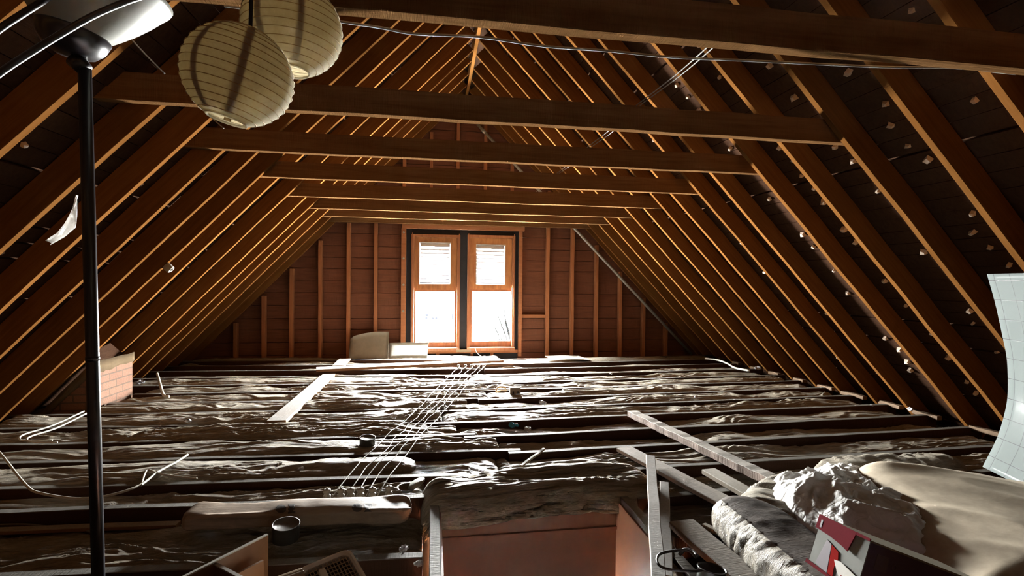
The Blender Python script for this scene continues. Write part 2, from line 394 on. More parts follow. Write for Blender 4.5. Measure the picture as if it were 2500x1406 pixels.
def slope(side, name):
    """boarded roof slope: courses of boards running along the roof with open joints, on a solid backing"""
    n = Vector((-SP*side*-1, 0, CP)) if False else Vector((SP if side > 0 else -SP, 0, CP))
    d = Vector((-CP if side > 0 else CP, 0, SP))                       # up the slope
    foot = Vector((XR if side > 0 else XL, 0, 0))+n*RD
    mb = MB(); r = random.Random(3+side); s = -.42; Lt = HR/SP+.17
    while s < Lt:
        w = .105+r.uniform(-.012, .012); off = r.uniform(0, .006); e = min(s+w, Lt)
        p = []
        for (ss, nn) in ((s, off), (e, off), (e, .022), (s, .022)):
            q = foot+d*ss+n*nn; p.append(q)
        mb.hexa([(p[0].x, YB, p[0].z), (p[1].x, YB, p[1].z), (p[1].x, 8.0, p[1].z), (p[0].x, 8.0, p[0].z),
                 (p[3].x, YB, p[3].z), (p[2].x, YB, p[2].z), (p[2].x, 8.0, p[2].z), (p[3].x, 8.0, p[3].z)])
        s = e+(.004 if r.random() < .8 else .016)
    a, c = foot-d*.5+n*.026, foot+d*(Lt+.06)+n*.026; a2, c2 = a+n*.03, c+n*.03
    mb.hexa([(a.x, YB, a.z), (c.x, YB, c.z), (c.x, 8.0, c.z), (a.x, 8.0, a.z), (a2.x, YB, a2.z), (c2.x, YB, c2.z), (c2.x, 8.0, c2.z), (a2.x, 8.0, a2.z)])
    o = mb.build(name, M_sheath); struct(o); return o, n, d, foot
CL, nL, dL, fL = slope(-1, 'ceiling_left'); CR, nR, dR, fR = slope(1, 'ceiling_right')

# gable wall of horizontal boards round the window opening
WX0, WX1, WZ0, WZ1 = -.40, 1.37, .03, 1.96
mb = MB(); z = -.16; k = 0; r = random.Random(5)
while z < HR+.15:
    h = .165+.03*r.random(); z1 = z+h-.007; zz = min(z1, HR+.16)
    def ext(zv): return (XL-.19+max(zv, -.1)/TP, XR+.19-max(zv, -.1)/TP)
    (a0, b0), (a1, b1) = ext(z), ext(zz)
    y0 = 7.905+r.uniform(-.004, .004)
    if zz <= WZ0 or z >= WZ1-.02:
        mb.prism([(a0, z), (b0, z), (max(b1, a1+.01), zz), (a1, zz)], y0, 7.95)
    else:
        mb.prism([(a0, z), (WX0, z), (WX0, zz), (a1, zz)], y0, 7.95); mb.prism([(WX1, z), (b0, z), (b1, zz), (WX1, zz)], y0, 7.95)
    z += h
mb.prism([(XL-.4, -.22), (WX0, -.22), (WX0, HR+.5), (XM-.9, HR+.5)], 7.955, 7.975).prism([(WX1, -.22), (XR+.4, -.22), (XM+.9, HR+.5), (WX1, HR+.5)], 7.955, 7.975)
mb.box(WX0, WX1, 7.955, 7.975, WZ1, HR+.5).box(WX0, WX1, 7.955, 7.975, -.22, WZ0)
wall_back = struct(mb.build('wall_back', M_gable))
VX0, VX1, VZ = .38, .62, (2.30, 2.36, 2.42)                       # three unseen slits added behind the camera to let in weak fill light
mb = MB().prism([(XL-.6, -.25), (VX0, -.25), (VX0, HR+.6), (XM-.3, HR+.6)], YB-.02, YB).prism([(VX1, -.25), (XR+.6, -.25), (XM+.3, HR+.6), (VX1, HR+.6)], YB-.02, YB)
zl = -.25
for z in VZ: mb.box(VX0, VX1, YB-.02, YB, zl, z); zl = z+SLIT
mb.box(VX0, VX1, YB-.02, YB, zl, HR+.6)
struct(mb.build('wall_front', M_sheath))

# ------------------------------------------------------------------ windows
def window(name, xo0, xo1, px0, px1, pz0, pz1, lx0, lx1, lz0, lz1, vtop):
    """xo: sides of the box frame; p: glass; l: louvred vent"""
    yf = 7.80
    w = MB(); w.box(xo0, xo0+.045, yf, 7.93, .12, vtop+.04).box(xo1-.045, xo1, yf, 7.93, .12, vtop+.04).box(xo0+.045, xo1-.045, yf, 7.93, vtop, vtop+.04)
    w.box(xo0+.012, xo0+.022, yf-.012, yf, .12, vtop+.06).box(xo1-.022, xo1-.012, yf-.012, yf, .12, vtop+.06)
    o = w.build(name, M_frame); struct(o)
    s = MB().box(xo0, xo1, yf-.03, 7.93, .075, .12); s.build('window_sill', M_frame, o)
    i0, i1 = xo0+.042, xo1-.042
    # lower sash with glass
    s = MB(); s.box(i0, px0, yf+.05, yf+.085, .122, pz1+.035).box(px1, i1, yf+.05, yf+.085, .122, pz1+.035).box(px0, px1, yf+.05, yf+.085, .122, pz0).box(px0, px1, yf+.05, yf+.085, pz1, pz1+.035)
    s.box(px0, px0+.008, yf+.04, yf+.05, pz0, pz1).box(px1-.008, px1, yf+.04, yf+.05, pz0, pz1).box(px0, px1, yf+.04, yf+.05, pz0-.008, pz0)
    sash = s.build('sash', M_frame, o)
    g = MB().box(px0+.0005, px1-.0005, yf+.066, yf+.069, pz0+.0005, pz1-.0005); g.build('pane', M_glass, sash)
    # upper panel of plywood with the vent cut in
    s = MB(); z0, z1 = pz1+.03, vtop+.003; y0, y1 = yf+.03, yf+.0495
    s.box(i0, lx0, y0, y1, z0, z1).box(lx1, i1, y0, y1, z0, z1).box(lx0, lx1, y0, y1, z0, lz0).box(lx0, lx1, y0, y1, lz1, z1)
    pn = s.build('vent_panel', M_ply, o)
    f = .012; s = MB(); y0 -= .008; y1 = yf+.12
    s.box(lx0+.0005, lx0+f, y0, y1, lz0, lz1).box(lx1-f, lx1-.0005, y0, y1, lz0, lz1).box(lx0+f, lx1-f, y0, y1, lz0+.0005, lz0+f).box(lx0+f, lx1-f, y0, y1, lz1-f, lz1-.0005)
    vf = s.build('vent_frame', M_slat, o); vf['label'] = 'white louvred vent'
    n = 11; dz = (lz1-lz0-2*f)/n
    for k in range(n):
        z0_ = lz0+f+dz*k; yb_ = yf+.07
        sl = MB().hexa([(lx0+f+.0005, yb_, z0_+.0005), (lx1-f-.0005, yb_, z0_+.0005), (lx1-f-.0005, yb_+.002, z0_+.0005), (lx0+f+.0005, yb_+.002, z0_+.0005),
                   (lx0+f+.0005, yb_+.016, z0_+dz), (lx1-f-.0005, yb_+.016, z0_+dz), (lx1-f-.0005, yb_+.018, z0_+dz), (lx0+f+.0005, yb_+.018, z0_+dz)]).build('slat', M_slat_thin, vf)
        MB().box(lx0+f+.0005, lx1-f-.0005, yb_-.004, yb_-.0005, z0_, z0_+.010).build('slat_shade_strip', M_void, sl)  # near-black strip paints the shadow line between slats
    return o
win1 = window('window_1', -.31, .425, -.245, .352, .205, .975, -.195, .285, 1.095, 1.725, 1.80)
win2 = window('window_2', .535, 1.275, .608, 1.222, .215, .985, .668, 1.128, 1.095, 1.71, 1.81)
def trim(n, *b, mat=M_frame):
    o = MB().box(*b).build('trim_%d' % n, mat); struct(o); return o
trim(1, -.445, 1.42, 7.80, 7.90, 1.925, 2.0, mat=M_stud)                # head board over the pair
t = trim(2, -.455, -.385, 7.79, 7.90, -.02, 1.924, mat=M_stud)
for z in (1.86, 1.47, 1.075, .68):
    MB().lathe([(.0, .0), (.011, .0), (.016, -.004), (.016, -.012), (.012, -.016), (.006, -.012), (0, -.012)], (-.42, 7.789, z), (0, 1, 0), 14).build('porcelain_cap', M_porc, t)
trim(3, 1.335, 1.385, 7.79, 7.90, -.02, 1.924, mat=M_stud)
trim(4, -.384, -.311, 7.86, 7.93, .03, 1.924, mat=M_void)                # near-black boards standing in for shade in the pockets beside the sashes
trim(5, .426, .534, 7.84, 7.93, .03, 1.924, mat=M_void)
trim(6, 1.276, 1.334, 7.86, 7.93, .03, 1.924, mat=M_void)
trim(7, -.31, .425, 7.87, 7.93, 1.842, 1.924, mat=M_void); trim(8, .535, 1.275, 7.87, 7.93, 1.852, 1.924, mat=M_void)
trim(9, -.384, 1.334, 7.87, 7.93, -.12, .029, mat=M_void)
trim(10, -.384, 1.334, 7.83, 7.93, .031, .074, mat=M_stud)
tag(board('blocking', (1.39, 7.86, .60), (1.77, 7.86, .60), .05, .055, M_stud), 'short level block nailed between window frame and first stud', 'block')
for x in (-.2, .1, .62, .93):
    tag(board('cripple_stud', (x, 7.845, -.15), (x, 7.845, .03), .045, .045, M_stud, up=(0, 1, 0)),
        'short stud under the window sill, '+{-.2: 'hidden behind the pale leaning sheet', .1: 'just clear of the pale leaning sheet', .62: 'just past the little pale block', .93: 'nearest the pipe side'}[x], 'stud', 'short studs under the sill')

# ------------------------------------------------------------------ roof frame
LY = [7.84, 7.40, 7.0, 6.58, 6.26, 5.87, 5.36, 4.84, 4.50, 4.12, 3.72, 3.30, 2.88, 2.39, 1.95, 1.50, 1.08]
RY = [7.84, 7.62, 7.21, 6.81, 6.40, 6.0, 5.57, 5.18, 4.82, 4.39, 4.02, 3.51, 3.13, 2.69, 2.26, 1.86, 1.46, 1.05]
RW = .041
def rafter(side, y, label):
    n, d, foot = (nR, dR, Vector((XR, 0, 0))) if side > 0 else (nL, dL, Vector((XL, 0, 0)))
    L0, L1 = -.16, HR/SP-.035
    if side < 0 and y == 5.36: L0 = .60                            # cut short over the chimney
    c = foot+n*(RD/2)
    a, b = c+d*L0, c+d*L1; a.y = b.y = y
    o = board('rafter', a, b, RW, RD-.003, M_raft, up=n, rough=.003, seg=.35)
    return tag(o, label, 'rafter', 'rafters of the chimney-side slope' if side < 0 else 'rafters of the pipe-side slope')
for i, y in enumerate(LY): rafter(-1, y, 'orange-edged sawn rafter, chimney-side roof slope, %s from the window gable' % nth(i))
for i, y in enumerate(RY): rafter(1, y, 'orange-edged sawn rafter, pipe-side roof slope, %s from the window gable' % nth(i))
tag(board('ridge_board', (XM, .3, HR+.06), (XM, 7.9, HR+.06), .042, .19, M_raft, rough=.002), 'ridge board running along the roof peak where all rafters meet', 'ridge board')

TY = [(1.672, 2.0), (2.722, 2.0), (3.62, 2.0), (4.545, 2.0), (5.46, 1.99), (6.31, 1.985), (7.09, 1.985), (7.66, 1.98)]
for i, (y, z) in enumerate(TY):
    th, h = .058, .135
    xl, xr = XL+z/TP-.17, XR-z/TP+.17
    o = board('collar_tie', (xl, y+th/2, z+h/2), (xr, y+th/2, z+h/2), th, h, M_tie, rough=.003, seg=.3, endcut=(h/TP*.9, -h/TP*.9))
    k = len(TY)-1-i
    tag(o, 'rough-sawn collar tie beam spanning the attic, %s from the window gable' % nth(k), 'tie beam', 'collar ties across the attic')
o = board('collar_tie', (XL+2/TP-.1, .93, 2.07), (XR-2/TP+.1, .93, 2.07), .058, .135, M_tie)
tag(o, 'rough-sawn collar tie beam the paper lanterns hang from', 'tie beam', 'collar ties across the attic')

for x in (-2.78, -2.40, -2.02, -1.62, -1.22, -.83):
    top = under(x)-.06
    i = (-2.78, -2.40, -2.02, -1.62, -1.22, -.83).index(x)
    tag(board('wall_stud', (x, 7.85, -.15), (x, 7.85, top), .05, .085, M_stud, up=(0, 1, 0), seg=.4),
        'gable wall stud on the chimney side of the windows, %s from the window' % nth(5-i), 'stud', 'studs of the gable wall')
for i, x in enumerate((1.80, 2.20, 2.60, 3.00, 3.40, 3.79)):
    tag(board('wall_stud', (x, 7.85, -.15), (x, 7.85, under(x)-.06), .05, .085, M_stud, up=(0, 1, 0), seg=.4),
        'gable wall stud on the pipe side of the windows, %s from the window' % nth(i), 'stud', 'studs of the gable wall')
for i, x in enumerate((-.42, -.02, .38, .80, 1.22)):
    tag(board('wall_stud', (x, 7.85, 2.005), (x, 7.85, under(x)-.06), .05, .085, M_stud, up=(0, 1, 0), seg=.4),
        'upper gable stud standing above the window head, %s from the chimney side' % nth(i), 'stud', 'studs of the gable wall')

# little shingle tips that poke through the joints of the boarding
def tips(side, root, n, d, foot, ys, count, seed, more=0):
    r = random.Random(seed); me = mesh([(-.014, -.012, 0), (.013, -.010, .002), (.016, .012, 0), (-.011, .013, 0), (-.009, -.007, -.022), (.010, -.008, -.026), (.009, .009, -.018), (-.008, .008, -.021)],
        [(0, 1, 2, 3), (7, 6, 5, 4), (0, 4, 5, 1), (1, 5, 6, 2), (2, 6, 7, 3), (3, 7, 4, 0)]); me.materials.append(M_tip)
    base = Matrix((Vector((0, 1, 0)), d, n)).transposed().to_4x4()
    spots = []
    for a, b in zip(ys[1:], ys[:-1]):
        s = .30
        while s < 4.1:
            spots.append((a+(b-a)*r.uniform(.42, .62), s+r.uniform(-.012, .012))); s += .133*r.choice((1, 1, 2))
    r.shuffle(spots)
    def place(y, s):
        m = base.copy(); p = foot+d*s; m.translation = (p.x, y, p.z); sc = r.uniform(.9, 1.6)
        return m @ Matrix.Rotation(r.uniform(0, 3), 4, 'Z') @ Matrix.Diagonal((sc, sc*r.uniform(.7, 1.1), sc*.8, 1))
    for (y, s) in spots[:count]:
        o = bpy.data.objects.new('shingle_tip', me); COL.objects.link(o); o.matrix_basis = place(y, s); setp(o, root)
    if more:
        mb = MB()
        for (y, s) in spots[count:count+more]:
            m = place(y, s); k = len(mb.v); mb.v += [tuple(m @ v.co) for v in me.vertices]; mb.f += [tuple(k+i for i in p.vertices) for p in me.polygons]
        mb.build('shingle_tip', M_tip, root)['kind'] = 'stuff'
M_tip = plain('split_shingle', (.46, .37, .29), .8, .2)
tips(1, CR, nR, dR, fR, RY[2:], 96, 4, 150); tips(-1, CL, nL, dL, fL, LY[4:], 34, 9)

# ------------------------------------------------------------------ joists
JC = [7.42, 7.02, 6.62, 6.18, 5.74, 5.36, 4.96, 4.58, 4.19, 3.79, 3.41, 3.0, 2.70, 2.12, 1.46]
JW = .047
_sr = random.Random(17); SEAM = {yc: .42+_sr.uniform(-.38, .38) for yc in JC}   # where the two joists of a row lap
def jl(yc, x): return yc+.046*(.6-x)
def jr(yc, x): return yc+.035*(x-.6)
for i, yc in enumerate(JC):
    xe = SEAM[yc] if yc > 2.9 else -.03
    xa = -2.89 if yc in (4.96, 5.36) else XL-.1
    a, b = (xa, jl(yc, xa), -.075), (xe, jl(yc, xe), -.075)
    tag(board('floor_joist', a, b, JW, .15, M_joist, rough=.003, seg=.3), 'dusty floor joist on the chimney side, %s from the window gable' % nth(i), 'joist', 'joists on the chimney side')
JR = JC[:12]+[2.56, 2.14]
for i, yc in enumerate(JR):
    xs = SEAM[yc]-.09 if yc > 2.9 else 1.09
    off = -.05 if yc > 2.9 else 0
    a, b = (xs, jr(yc, xs)+off, -.075), (XR+.1, jr(yc, XR+.1)+off, -.075)
    tag(board('floor_joist', a, b, JW, .15, M_joist, rough=.003, seg=.3), 'dusty floor joist on the pipe side, %s from the window gable' % nth(i), 'joist', 'joists on the pipe side')
for i in range(2, 15):
    ya, yb = RY[i+1]+.024, RY[i]-.024; w = rnd.uniform(.25, .9)*(yb-ya); y0 = yb-w
    tag(board('eaves_block', (XR+.03, y0, .0), (XR+.03+rnd.uniform(-.02, .02), yb, .0), .05, .035, M_eave, rough=.003, seg=.1),
        'rough eaves block between pipe-side rafter feet, %s bay from the window gable' % nth(i), 'block', 'eaves blocks between the pipe-side rafters')
# hatch
tag(board('hatch_trimmer', (.022, 2.60, -.07), (.022, .95, -.07), .046, .16, M_joist, rough=.003, seg=.2), 'dust-topped framing board along the hatch edge beside the rolled batt', 'joist')
tag(board('hatch_trimmer', (1.02, 2.6, -.07), (1.02, .95, -.07), .046, .16, M_joist, rough=.003, seg=.2), 'dust-topped framing board along the hatch edge beside the loose planks', 'joist')
MBf = MB().box(.046, .996, .89, .90, -.60, -.02)
hb = thing('hatch_shaft', (.52, 2.0, -.55), 'open attic hatch lined with brown hardboard', 'hatch')
MB().box(.046, .996, 2.59, 2.60, -.60, .0).build('back_panel', M_hard, hb)
MB().box(.046, .056, .90, 2.59, -.60, -.02).build('side_panel', M_hard, hb)
MB().box(.986, .996, .90, 2.59, -.60, -.02).build('side_panel', M_hard, hb)
MBf.build('front_panel', M_hard, hb)
MB().box(.0565, .9855, 2.575, 2.5895, -.17, -.155).build('ledge', M_hard, hb)
MB().box(.05, .99, .905, 2.585, -.63, -.601).build('shaft_light_stop', M_hard, hb)  # unseen bottom panel, added to keep sky light out of the shaft
tag(board('hatch_header', (-.0, 2.63, -.075), (1.05, 2.63, -.075), .05, .15, M_joist), 'header joist closing the hatch below the draped blanket', 'joist')

# ------------------------------------------------------------------ insulation blankets between the joists
def blanket(name, xa, xb, yfa, yfb, lvl, amp, seed, mat, dx=.014, dy=.0075, base=-.15, over=0.0):
    """xa..xb along the joists; yfa(x), yfb(x) = the two bay edges (near, far)"""
    n = int((xb-xa)/dx)+1; wdt = abs(yfb(xa)-yfa(xa)); m = max(8, int(wdt/dy)+1)
    u = np.linspace(xa, xb, n); v = np.linspace(0, 1, m); U, V = np.meshgrid(u, v, indexing='ij')
    ya = np.array([yfa(t) for t in u])[:, None]; yb = np.array([yfb(t) for t in u])[:, None]
    Y = ya+(yb-ya)*V; X = U.copy(); s = seed*31
    big = vn(X*1.1, Y*1.3, s)*.6+vn(X*2.7, Y*2.5, s+1)*.4
    prof = 1-np.abs(2*V-1)**4
    wx = X+.25*vn(X*2.2, Y*2.5, s+3); wy = Y+.10*vn(X*1.8, Y*3, s+4)+.05*vn(X*5, Y*6, s+8)
    wr = ridge(wx*1.5, wy*13, s+5)*.5+ridge(wx*2.6, wy*26, s+6)*.42+ridge(wx*5, wy*46, s+10)*.24+ridge(wx*9+wy*9, wy*24-wx*5, s+7)*.2
    loc = .45+.75*np.clip(vn(X*1.5, Y*2, s+12)+.4, 0, 1)
    Z = lvl+amp*big*1.25+.035*prof-.02+wr*.020*loc
    ends = np.minimum(1, np.minimum(X-xa, xb-X)/.06); Z = Z-(1-ends)**2*.02
    Y = Y+.006*vn(X*7, V*6, s+9)*(prof > .02)
    Z = np.maximum(Z, base+.03)
    vs, fs = sheet_mesh(X, Y, Z, base)
    fs = [f[::-1] for f in fs]
    return wobj(name, vs, fs, mat, None, True)
LVL_L = [-.055, -.075, -.065, -.025, -.018, -.01, -.008, -.008, -.012, -.02, -.025, -.05, -.09]
LVL_R = [-.01, -.075, -.07, -.02, -.02, -.025, -.032, -.035, -.05, -.058, -.05, -.05, -.06]
g = JW/2+.007
def near_edge(c): return lambda x: (jl(c, x) if x < SEAM.get(c, -9)+.01 and c > 2.9 or x < -.02 else jr(c, x)-(.05 if c > 2.9 else 0))+g
def far_edge(c): return lambda x: (jl(c, x) if x < SEAM.get(c, -9)-.10 and c > 2.9 or x < -.02 else jr(c, x)-(.05 if c > 2.9 else 0))-g
for i in range(13):
    far, near = JC[i], JC[i+1]
    xe = (SEAM[far]+SEAM[near])/2 if near > 2.9 else -.035
    xa = -2.88 if i in (4, 5, 6) else XL+.02
    o = blanket('insulation_batt', xa, xe, near_edge(near), far_edge(far), LVL_L[i], .034 if i < 11 else .02, i+1, M_batt)
    tag(o, 'wrinkled paper-faced insulation blanket, chimney-side half, %s joist bay from the window gable' % nth(i), 'insulation', 'insulation blankets in the chimney-side bays')
for i in range(13):
    far, near = JR[i], JR[i+1]
    xs = (SEAM[far]+SEAM[near])/2+.004 if near > 2.9 else 1.12
    o = blanket('insulation_batt', xs, XR-.1, near_edge(near), far_edge(far), LVL_R[i], .03, i+21, M_batt if i < 12 else M_brownbatt)
    tag(o, 'wrinkled paper-faced insulation blanket, pipe-side half, %s joist bay from the window gable' % nth(i), 'insulation', 'insulation blankets in the pipe-side bays')
o = blanket('insulation_batt', XL+.02, 1.0, lambda x: jl(JC[0], x)+g+.003 if x < .6 else jr(JC[0], x)+g, lambda x: 7.80, -.02, .02, 44, M_batt)
tag(o, 'wrinkled insulation blanket lying under the window against the gable wall', 'insulation')
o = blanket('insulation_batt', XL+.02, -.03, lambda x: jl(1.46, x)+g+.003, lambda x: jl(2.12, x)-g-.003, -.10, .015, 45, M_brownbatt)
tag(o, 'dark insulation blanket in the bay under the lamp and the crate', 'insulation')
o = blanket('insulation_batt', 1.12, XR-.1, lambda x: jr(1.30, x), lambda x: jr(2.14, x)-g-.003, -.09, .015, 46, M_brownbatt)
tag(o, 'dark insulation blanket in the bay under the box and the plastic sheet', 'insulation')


# ------------------------------------------------------------------ loose boards
def plank(name, a, b, w, th, mat, label, cat='board', group=None, **k):
    return tag(board(name, a, b, w, th, mat, **k), label, cat, group)
plank('plank', (-1.19, 6.27, .018), (-1.20, 4.23, .018), .145, .03, M_white, 'pale dusty plank lying across the joists, pointing at the window gable', 'plank')
plank('plank', (-1.36, 6.38, .062), (.95, 6.90, .062), .19, .032, M_white, 'long white-dusted board lying slantwise below the windows', 'plank')
plank('plank', (-1.19, 6.86, .018), (-1.20, 7.45, .018), .15, .028, M_white, 'short dusty plank lying behind the long white board', 'plank')
plank('rough_stud', (1.695, 4.12, .028), (1.94, 2.50, .028), .085, .05, M_rough, 'long rough-sawn dusty timber lying slantwise over the joists', 'timber', rough=.0035, seg=.06)
plank('plank', (1.30, 3.29, .016), (1.545, 2.22, .016), .115, .026, M_plank, 'brown dusty plank lying under the long narrow white batten', 'plank')
plank('plank', (1.655, 2.83, .016), (1.70, 2.36, .016), .095, .028, M_pale, 'short pale plank between the rough timber and the brown plank', 'plank')
plank('plank', (1.16, 2.21, .020), (1.225, 1.45, .02), .125, .034, M_plank, 'wide grey-brown plank between the iron pot and the folded dark batt', 'plank')
p, q = at(1718, 1290, 2, .0), at(1830, 1345, 2, .0)
plank('batten', (p.x, p.y, .012), (q.x, q.y, .012), .03, .02, M_pale, 'thin pale batten beside the wide grey-brown plank', 'batten')
p, q = at(1589, 1112, 2, .075), at(1608, 1430, 2, .075)
plank('batten', (p.x, p.y, .06), (q.x, q.y, .06), .054, .028, M_white, 'long narrow white batten lying beside the hatch', 'batten')
p, q = at(1622, 1174, 2, .02), at(1628, 1400, 2, .02)
plank('batten', (p.x, p.y, .0), (q.x, q.y, .0), .05, .03, M_white, 'second white batten half under the long narrow one', 'batten')
p, q = at(1632, 1345, 2, -.02), at(1690, 1440, 2, -.02)
plank('batten', (p.x, p.y, -.03), (q.x, q.y, -.03), .06, .03, M_pale, 'reddish batten end below the iron pot handle', 'batten')
plank('wood_block', (.375, 7.795, .078), (.60, 7.795, .078), .055, .04, M_pale, 'little pale wood block under the mullion of the windows', 'block')
p, q = at(1272, 1138, 2, .0), at(1328, 1103, 2, .0)
plank('lath_piece', (p.x, p.y, .0), (q.x, q.y, .02), .022, .012, M_pale, 'broken grey lath leaning beside the draped blanket', 'lath', seg=.03)
p, q = at(1135, 948, 2, .03), at(1312, 944, 2, .03)
plank('lath_piece', (p.x, p.y, .012), (q.x, q.y, .012), .03, .012, M_white, 'white lath lying on a joist above the small pale box', 'lath')
p, q = at(1160, 892, 2, .03), at(1255, 888, 2, .03)
plank('lath_piece', (p.x, p.y+.1, .012), (q.x, q.y+.1, .012), .06, .02, M_plank, 'brown lath end beside the far porcelain knobs', 'lath')

p, q = at(-60, 1299, 2, -.05), at(436, 1279, 2, -.05)
plank('lath_piece', (p.x, p.y, -.05), (q.x, q.y, -.05), .045, .02, M_plank, 'dusty board lying low in the bay behind the lamp pole', 'board')
# sheets leaning under the window
def bent_sheet(name, rows, mat, label, cat, th=.006, parent=None):
    """rows of points, given a thickness"""
    P = [[Vector(p) for p in r] for r in rows]; n, mm = len(P), len(P[0]); vs = []; fs = []
    nrm = [[None]*mm for _ in range(n)]
    for i in range(n):
        for j in range(mm):
            du = P[min(i+1, n-1)][j]-P[max(i-1, 0)][j]; dv = P[i][min(j+1, mm-1)]-P[i][max(j-1, 0)]; nrm[i][j] = du.cross(dv).normalized()
    for sgn in (0, 1):
        for i in range(n):
            for j in range(mm): vs.append(P[i][j]-nrm[i][j]*(th*sgn))
    I = lambda s_, i, j: s_*n*mm+i*mm+j
    for i in range(n-1):
        for j in range(mm-1):
            fs.append((I(0, i, j), I(0, i+1, j), I(0, i+1, j+1), I(0, i, j+1))); fs.append((I(1, i, j+1), I(1, i+1, j+1), I(1, i+1, j), I(1, i, j)))
    for i in range(n-1):
        for j in (0, mm-1): fs.append((I(0, i, j), I(1, i, j), I(1, i+1, j), I(0, i+1, j)))
    for j in range(mm-1):
        for i in (0, n-1): fs.append((I(0, i, j), I(0, i, j+1), I(1, i, j+1), I(1, i, j)))
    o = wobj(name, vs, fs, mat, parent, True)
    for p in o.data.polygons: p.use_smooth = len(o.data.polygons) > 40
    if label: tag(o, label, cat)
    return o
rows = [[(-1.17+.55*u, 7.56+.16*v+.02*math.sin(3*u), .01+v*(.27+.10*min(1, u*1.6)**.5)) for v in np.linspace(0, 1, 6)] for u in np.linspace(0, 1, 12)]
bent_sheet('leaning_sheet', rows, M_cream, 'grey translucent plastic sheet leaning on the gable studs', 'sheet')
rows = [[(-.61+(.55+.015*v)*u, 7.54+.15*v+.02*math.sin(4*u), .01+v*(.205+.01*u)) for v in np.linspace(0, 1, 6)] for u in np.linspace(0, 1, 12)]
bent_sheet('leaning_sheet', rows, M_pale2, 'pale plastic sheet leaning below the louvred window nearest the chimney', 'sheet')
rows = [[(1.74+.52*u-.04*v, 7.08+.42*v-.03*u, .022+.012*math.sin(3*u)) for v in np.linspace(0, 1, 6)] for u in np.linspace(0, 1, 8)]
bent_sheet('flat_sheet', rows, M_cream, 'grey sheet lying flat at the gable wall near the pipe', 'sheet')

# ------------------------------------------------------------------ pipe, wires, knobs
pp = [at(1165, 303, 1, 7.755), at(1280, 429, 1, 7.755), at(1392, 556, 1, 7.755), at(1540, 712, 1, 7.755), at(1688, 864, 1, 7.755)]
a, b = pp[0], pp[-1]
mb = MB().tube([a, a.lerp(b, .33), a.lerp(b, .66), b], .021, 12); o = mb.build('vent_pipe', M_pipe, None, True); tag(o, 'pale metal pipe slanting down in front of the gable wall', 'pipe')
for t in (.02, .30): MB().tube([a.lerp(b, t), a.lerp(b, t+.015)], .026, 12).build('coupling', M_pipe, o, True)

KF = [(.35, 6.585), (.44, 6.582), (.52, 6.578), (.61, 6.575), (.68, 6.572)]; KF = [(x, jl(6.62, x) if x < SEAM[6.62]-.03 else jr(6.62, x)-.05) for x, y in KF]
KM = [(x, jl(4.58, x)) for x in (-.09, -.02, .04, .10, .16)]
KN = [(x, jl(2.70, x)) for x in (-.53, -.46, -.41, -.36, -.30)]
def knob(x, y, i, where, h=.052, z=.003):
    prof = [(0, 0), (.017, 0), (.019, .003), (.019, h*.38), (.012, h*.46), (.012, h*.58), (.019, h*.66), (.018, h*.94), (.012, h), (0, h)]
    o = MB().lathe(prof, (x, y, z), (0, 0, 1), 14).build('wire_insulator', M_porc, None, True)
    tag(o, 'dusty porcelain wire knob, %s' % where, 'insulator', 'porcelain knobs of the old wiring')
    mb = MB(); mb.lathe([(0, 0), (.006, 0), (.005, .004), (0, .005)], (x, y, z+h), (0, 0, 1), 8); mb.build('nail_head', M_tin, o)
names = ['nearest the chimney', 'second from the chimney side', 'middle one', 'second from the pipe side', 'nearest the pipe']
for row, txt in ((KF, 'far row under the windows'), (KM, 'middle row of the floor'), (KN, 'front row behind the rolled batt')):
    for i, (x, y) in enumerate(row): knob(x, y, i, txt+', '+names[i])
knob(-.215, jl(2.70, -.215), 9, 'alone at the end of the front row', .058)
r = random.Random(11)
for i in range(5):
    P = []
    for (A, B, n) in ((KN[i], KM[i], 11), (KM[i], KF[i], 12)):
        for k in range(n):
            t = k/n; w = math.sin(math.pi*t)
            P.append((A[0]+(B[0]-A[0])*t+r.uniform(-.012, .012)*(w > .05), A[1]+(B[1]-A[1])*t, .040+.012*w+r.uniform(-.006, .006)*(w > .05)))
    P.append((KF[i][0], KF[i][1], .04)); P[0] = (KN[i][0]+.021, KN[i][1], .035); P = [(x+.02, y, z) for x, y, z in P[:1]]+[(x+.021, y, z) for x, y, z in P[1:]]
    P.insert(0, (KN[i][0]+.02, KN[i][1]-.02, .0))
    o = MB().tube(catmull(P, 4), .0029, 6).build('knob_wire', M_wire, None, True)
    tag(o, 'cloth-covered wire running over three rows of porcelain knobs, %s' % names[i], 'wire', 'wires of the old wiring')
def cable(name, P, rr, mat, label, cat='cable', n=6, group=None):
    return tag(MB().tube(catmull(P, n), rr, 8).build(name, mat, None, True), label, cat, group)
for k, px in enumerate((1590, 1606)):
    q = at(px, 225-4*k, 2, 2.142); P = []
    for j, (y, z) in enumerate([(1.672, 2.0)]+TY[1:6]):
        P.append((q.x+.004*math.sin(3*j+k), y+.029, z+.1395))
        if j < 5: P.append((q.x+.006*math.cos(5*j+k), (y+TY[j+1][0])/2+.03, z+.130-.004*k))
    cable('overhead_wire', P, .0028, M_wire, 'thin overhead wire laid across the collar ties, %s of the pair to the chimney' % ('nearer' if k == 0 else 'farther'), 'wire', 6, 'paired overhead wires')
P = [at(x, y, 1, 1.745) for x, y in ((790, 50), (900, 64), (1010, 80), (1168, 93), (1330, 110), (1480, 126), (1640, 138), (1800, 147), (1980, 156), (2160, 162), (2330, 168), (2480, 178))]
P = [p+Vector((0, 0, .004*math.sin(i*9))) for i, p in enumerate(P)]; P[0] = P[0]+Vector((-.3, 0, .02))
cable('ceiling_cable', P, .0045, M_wire, 'white twisted cable strung along the collar tie in front of the camera', 'cable')
z3 = .035
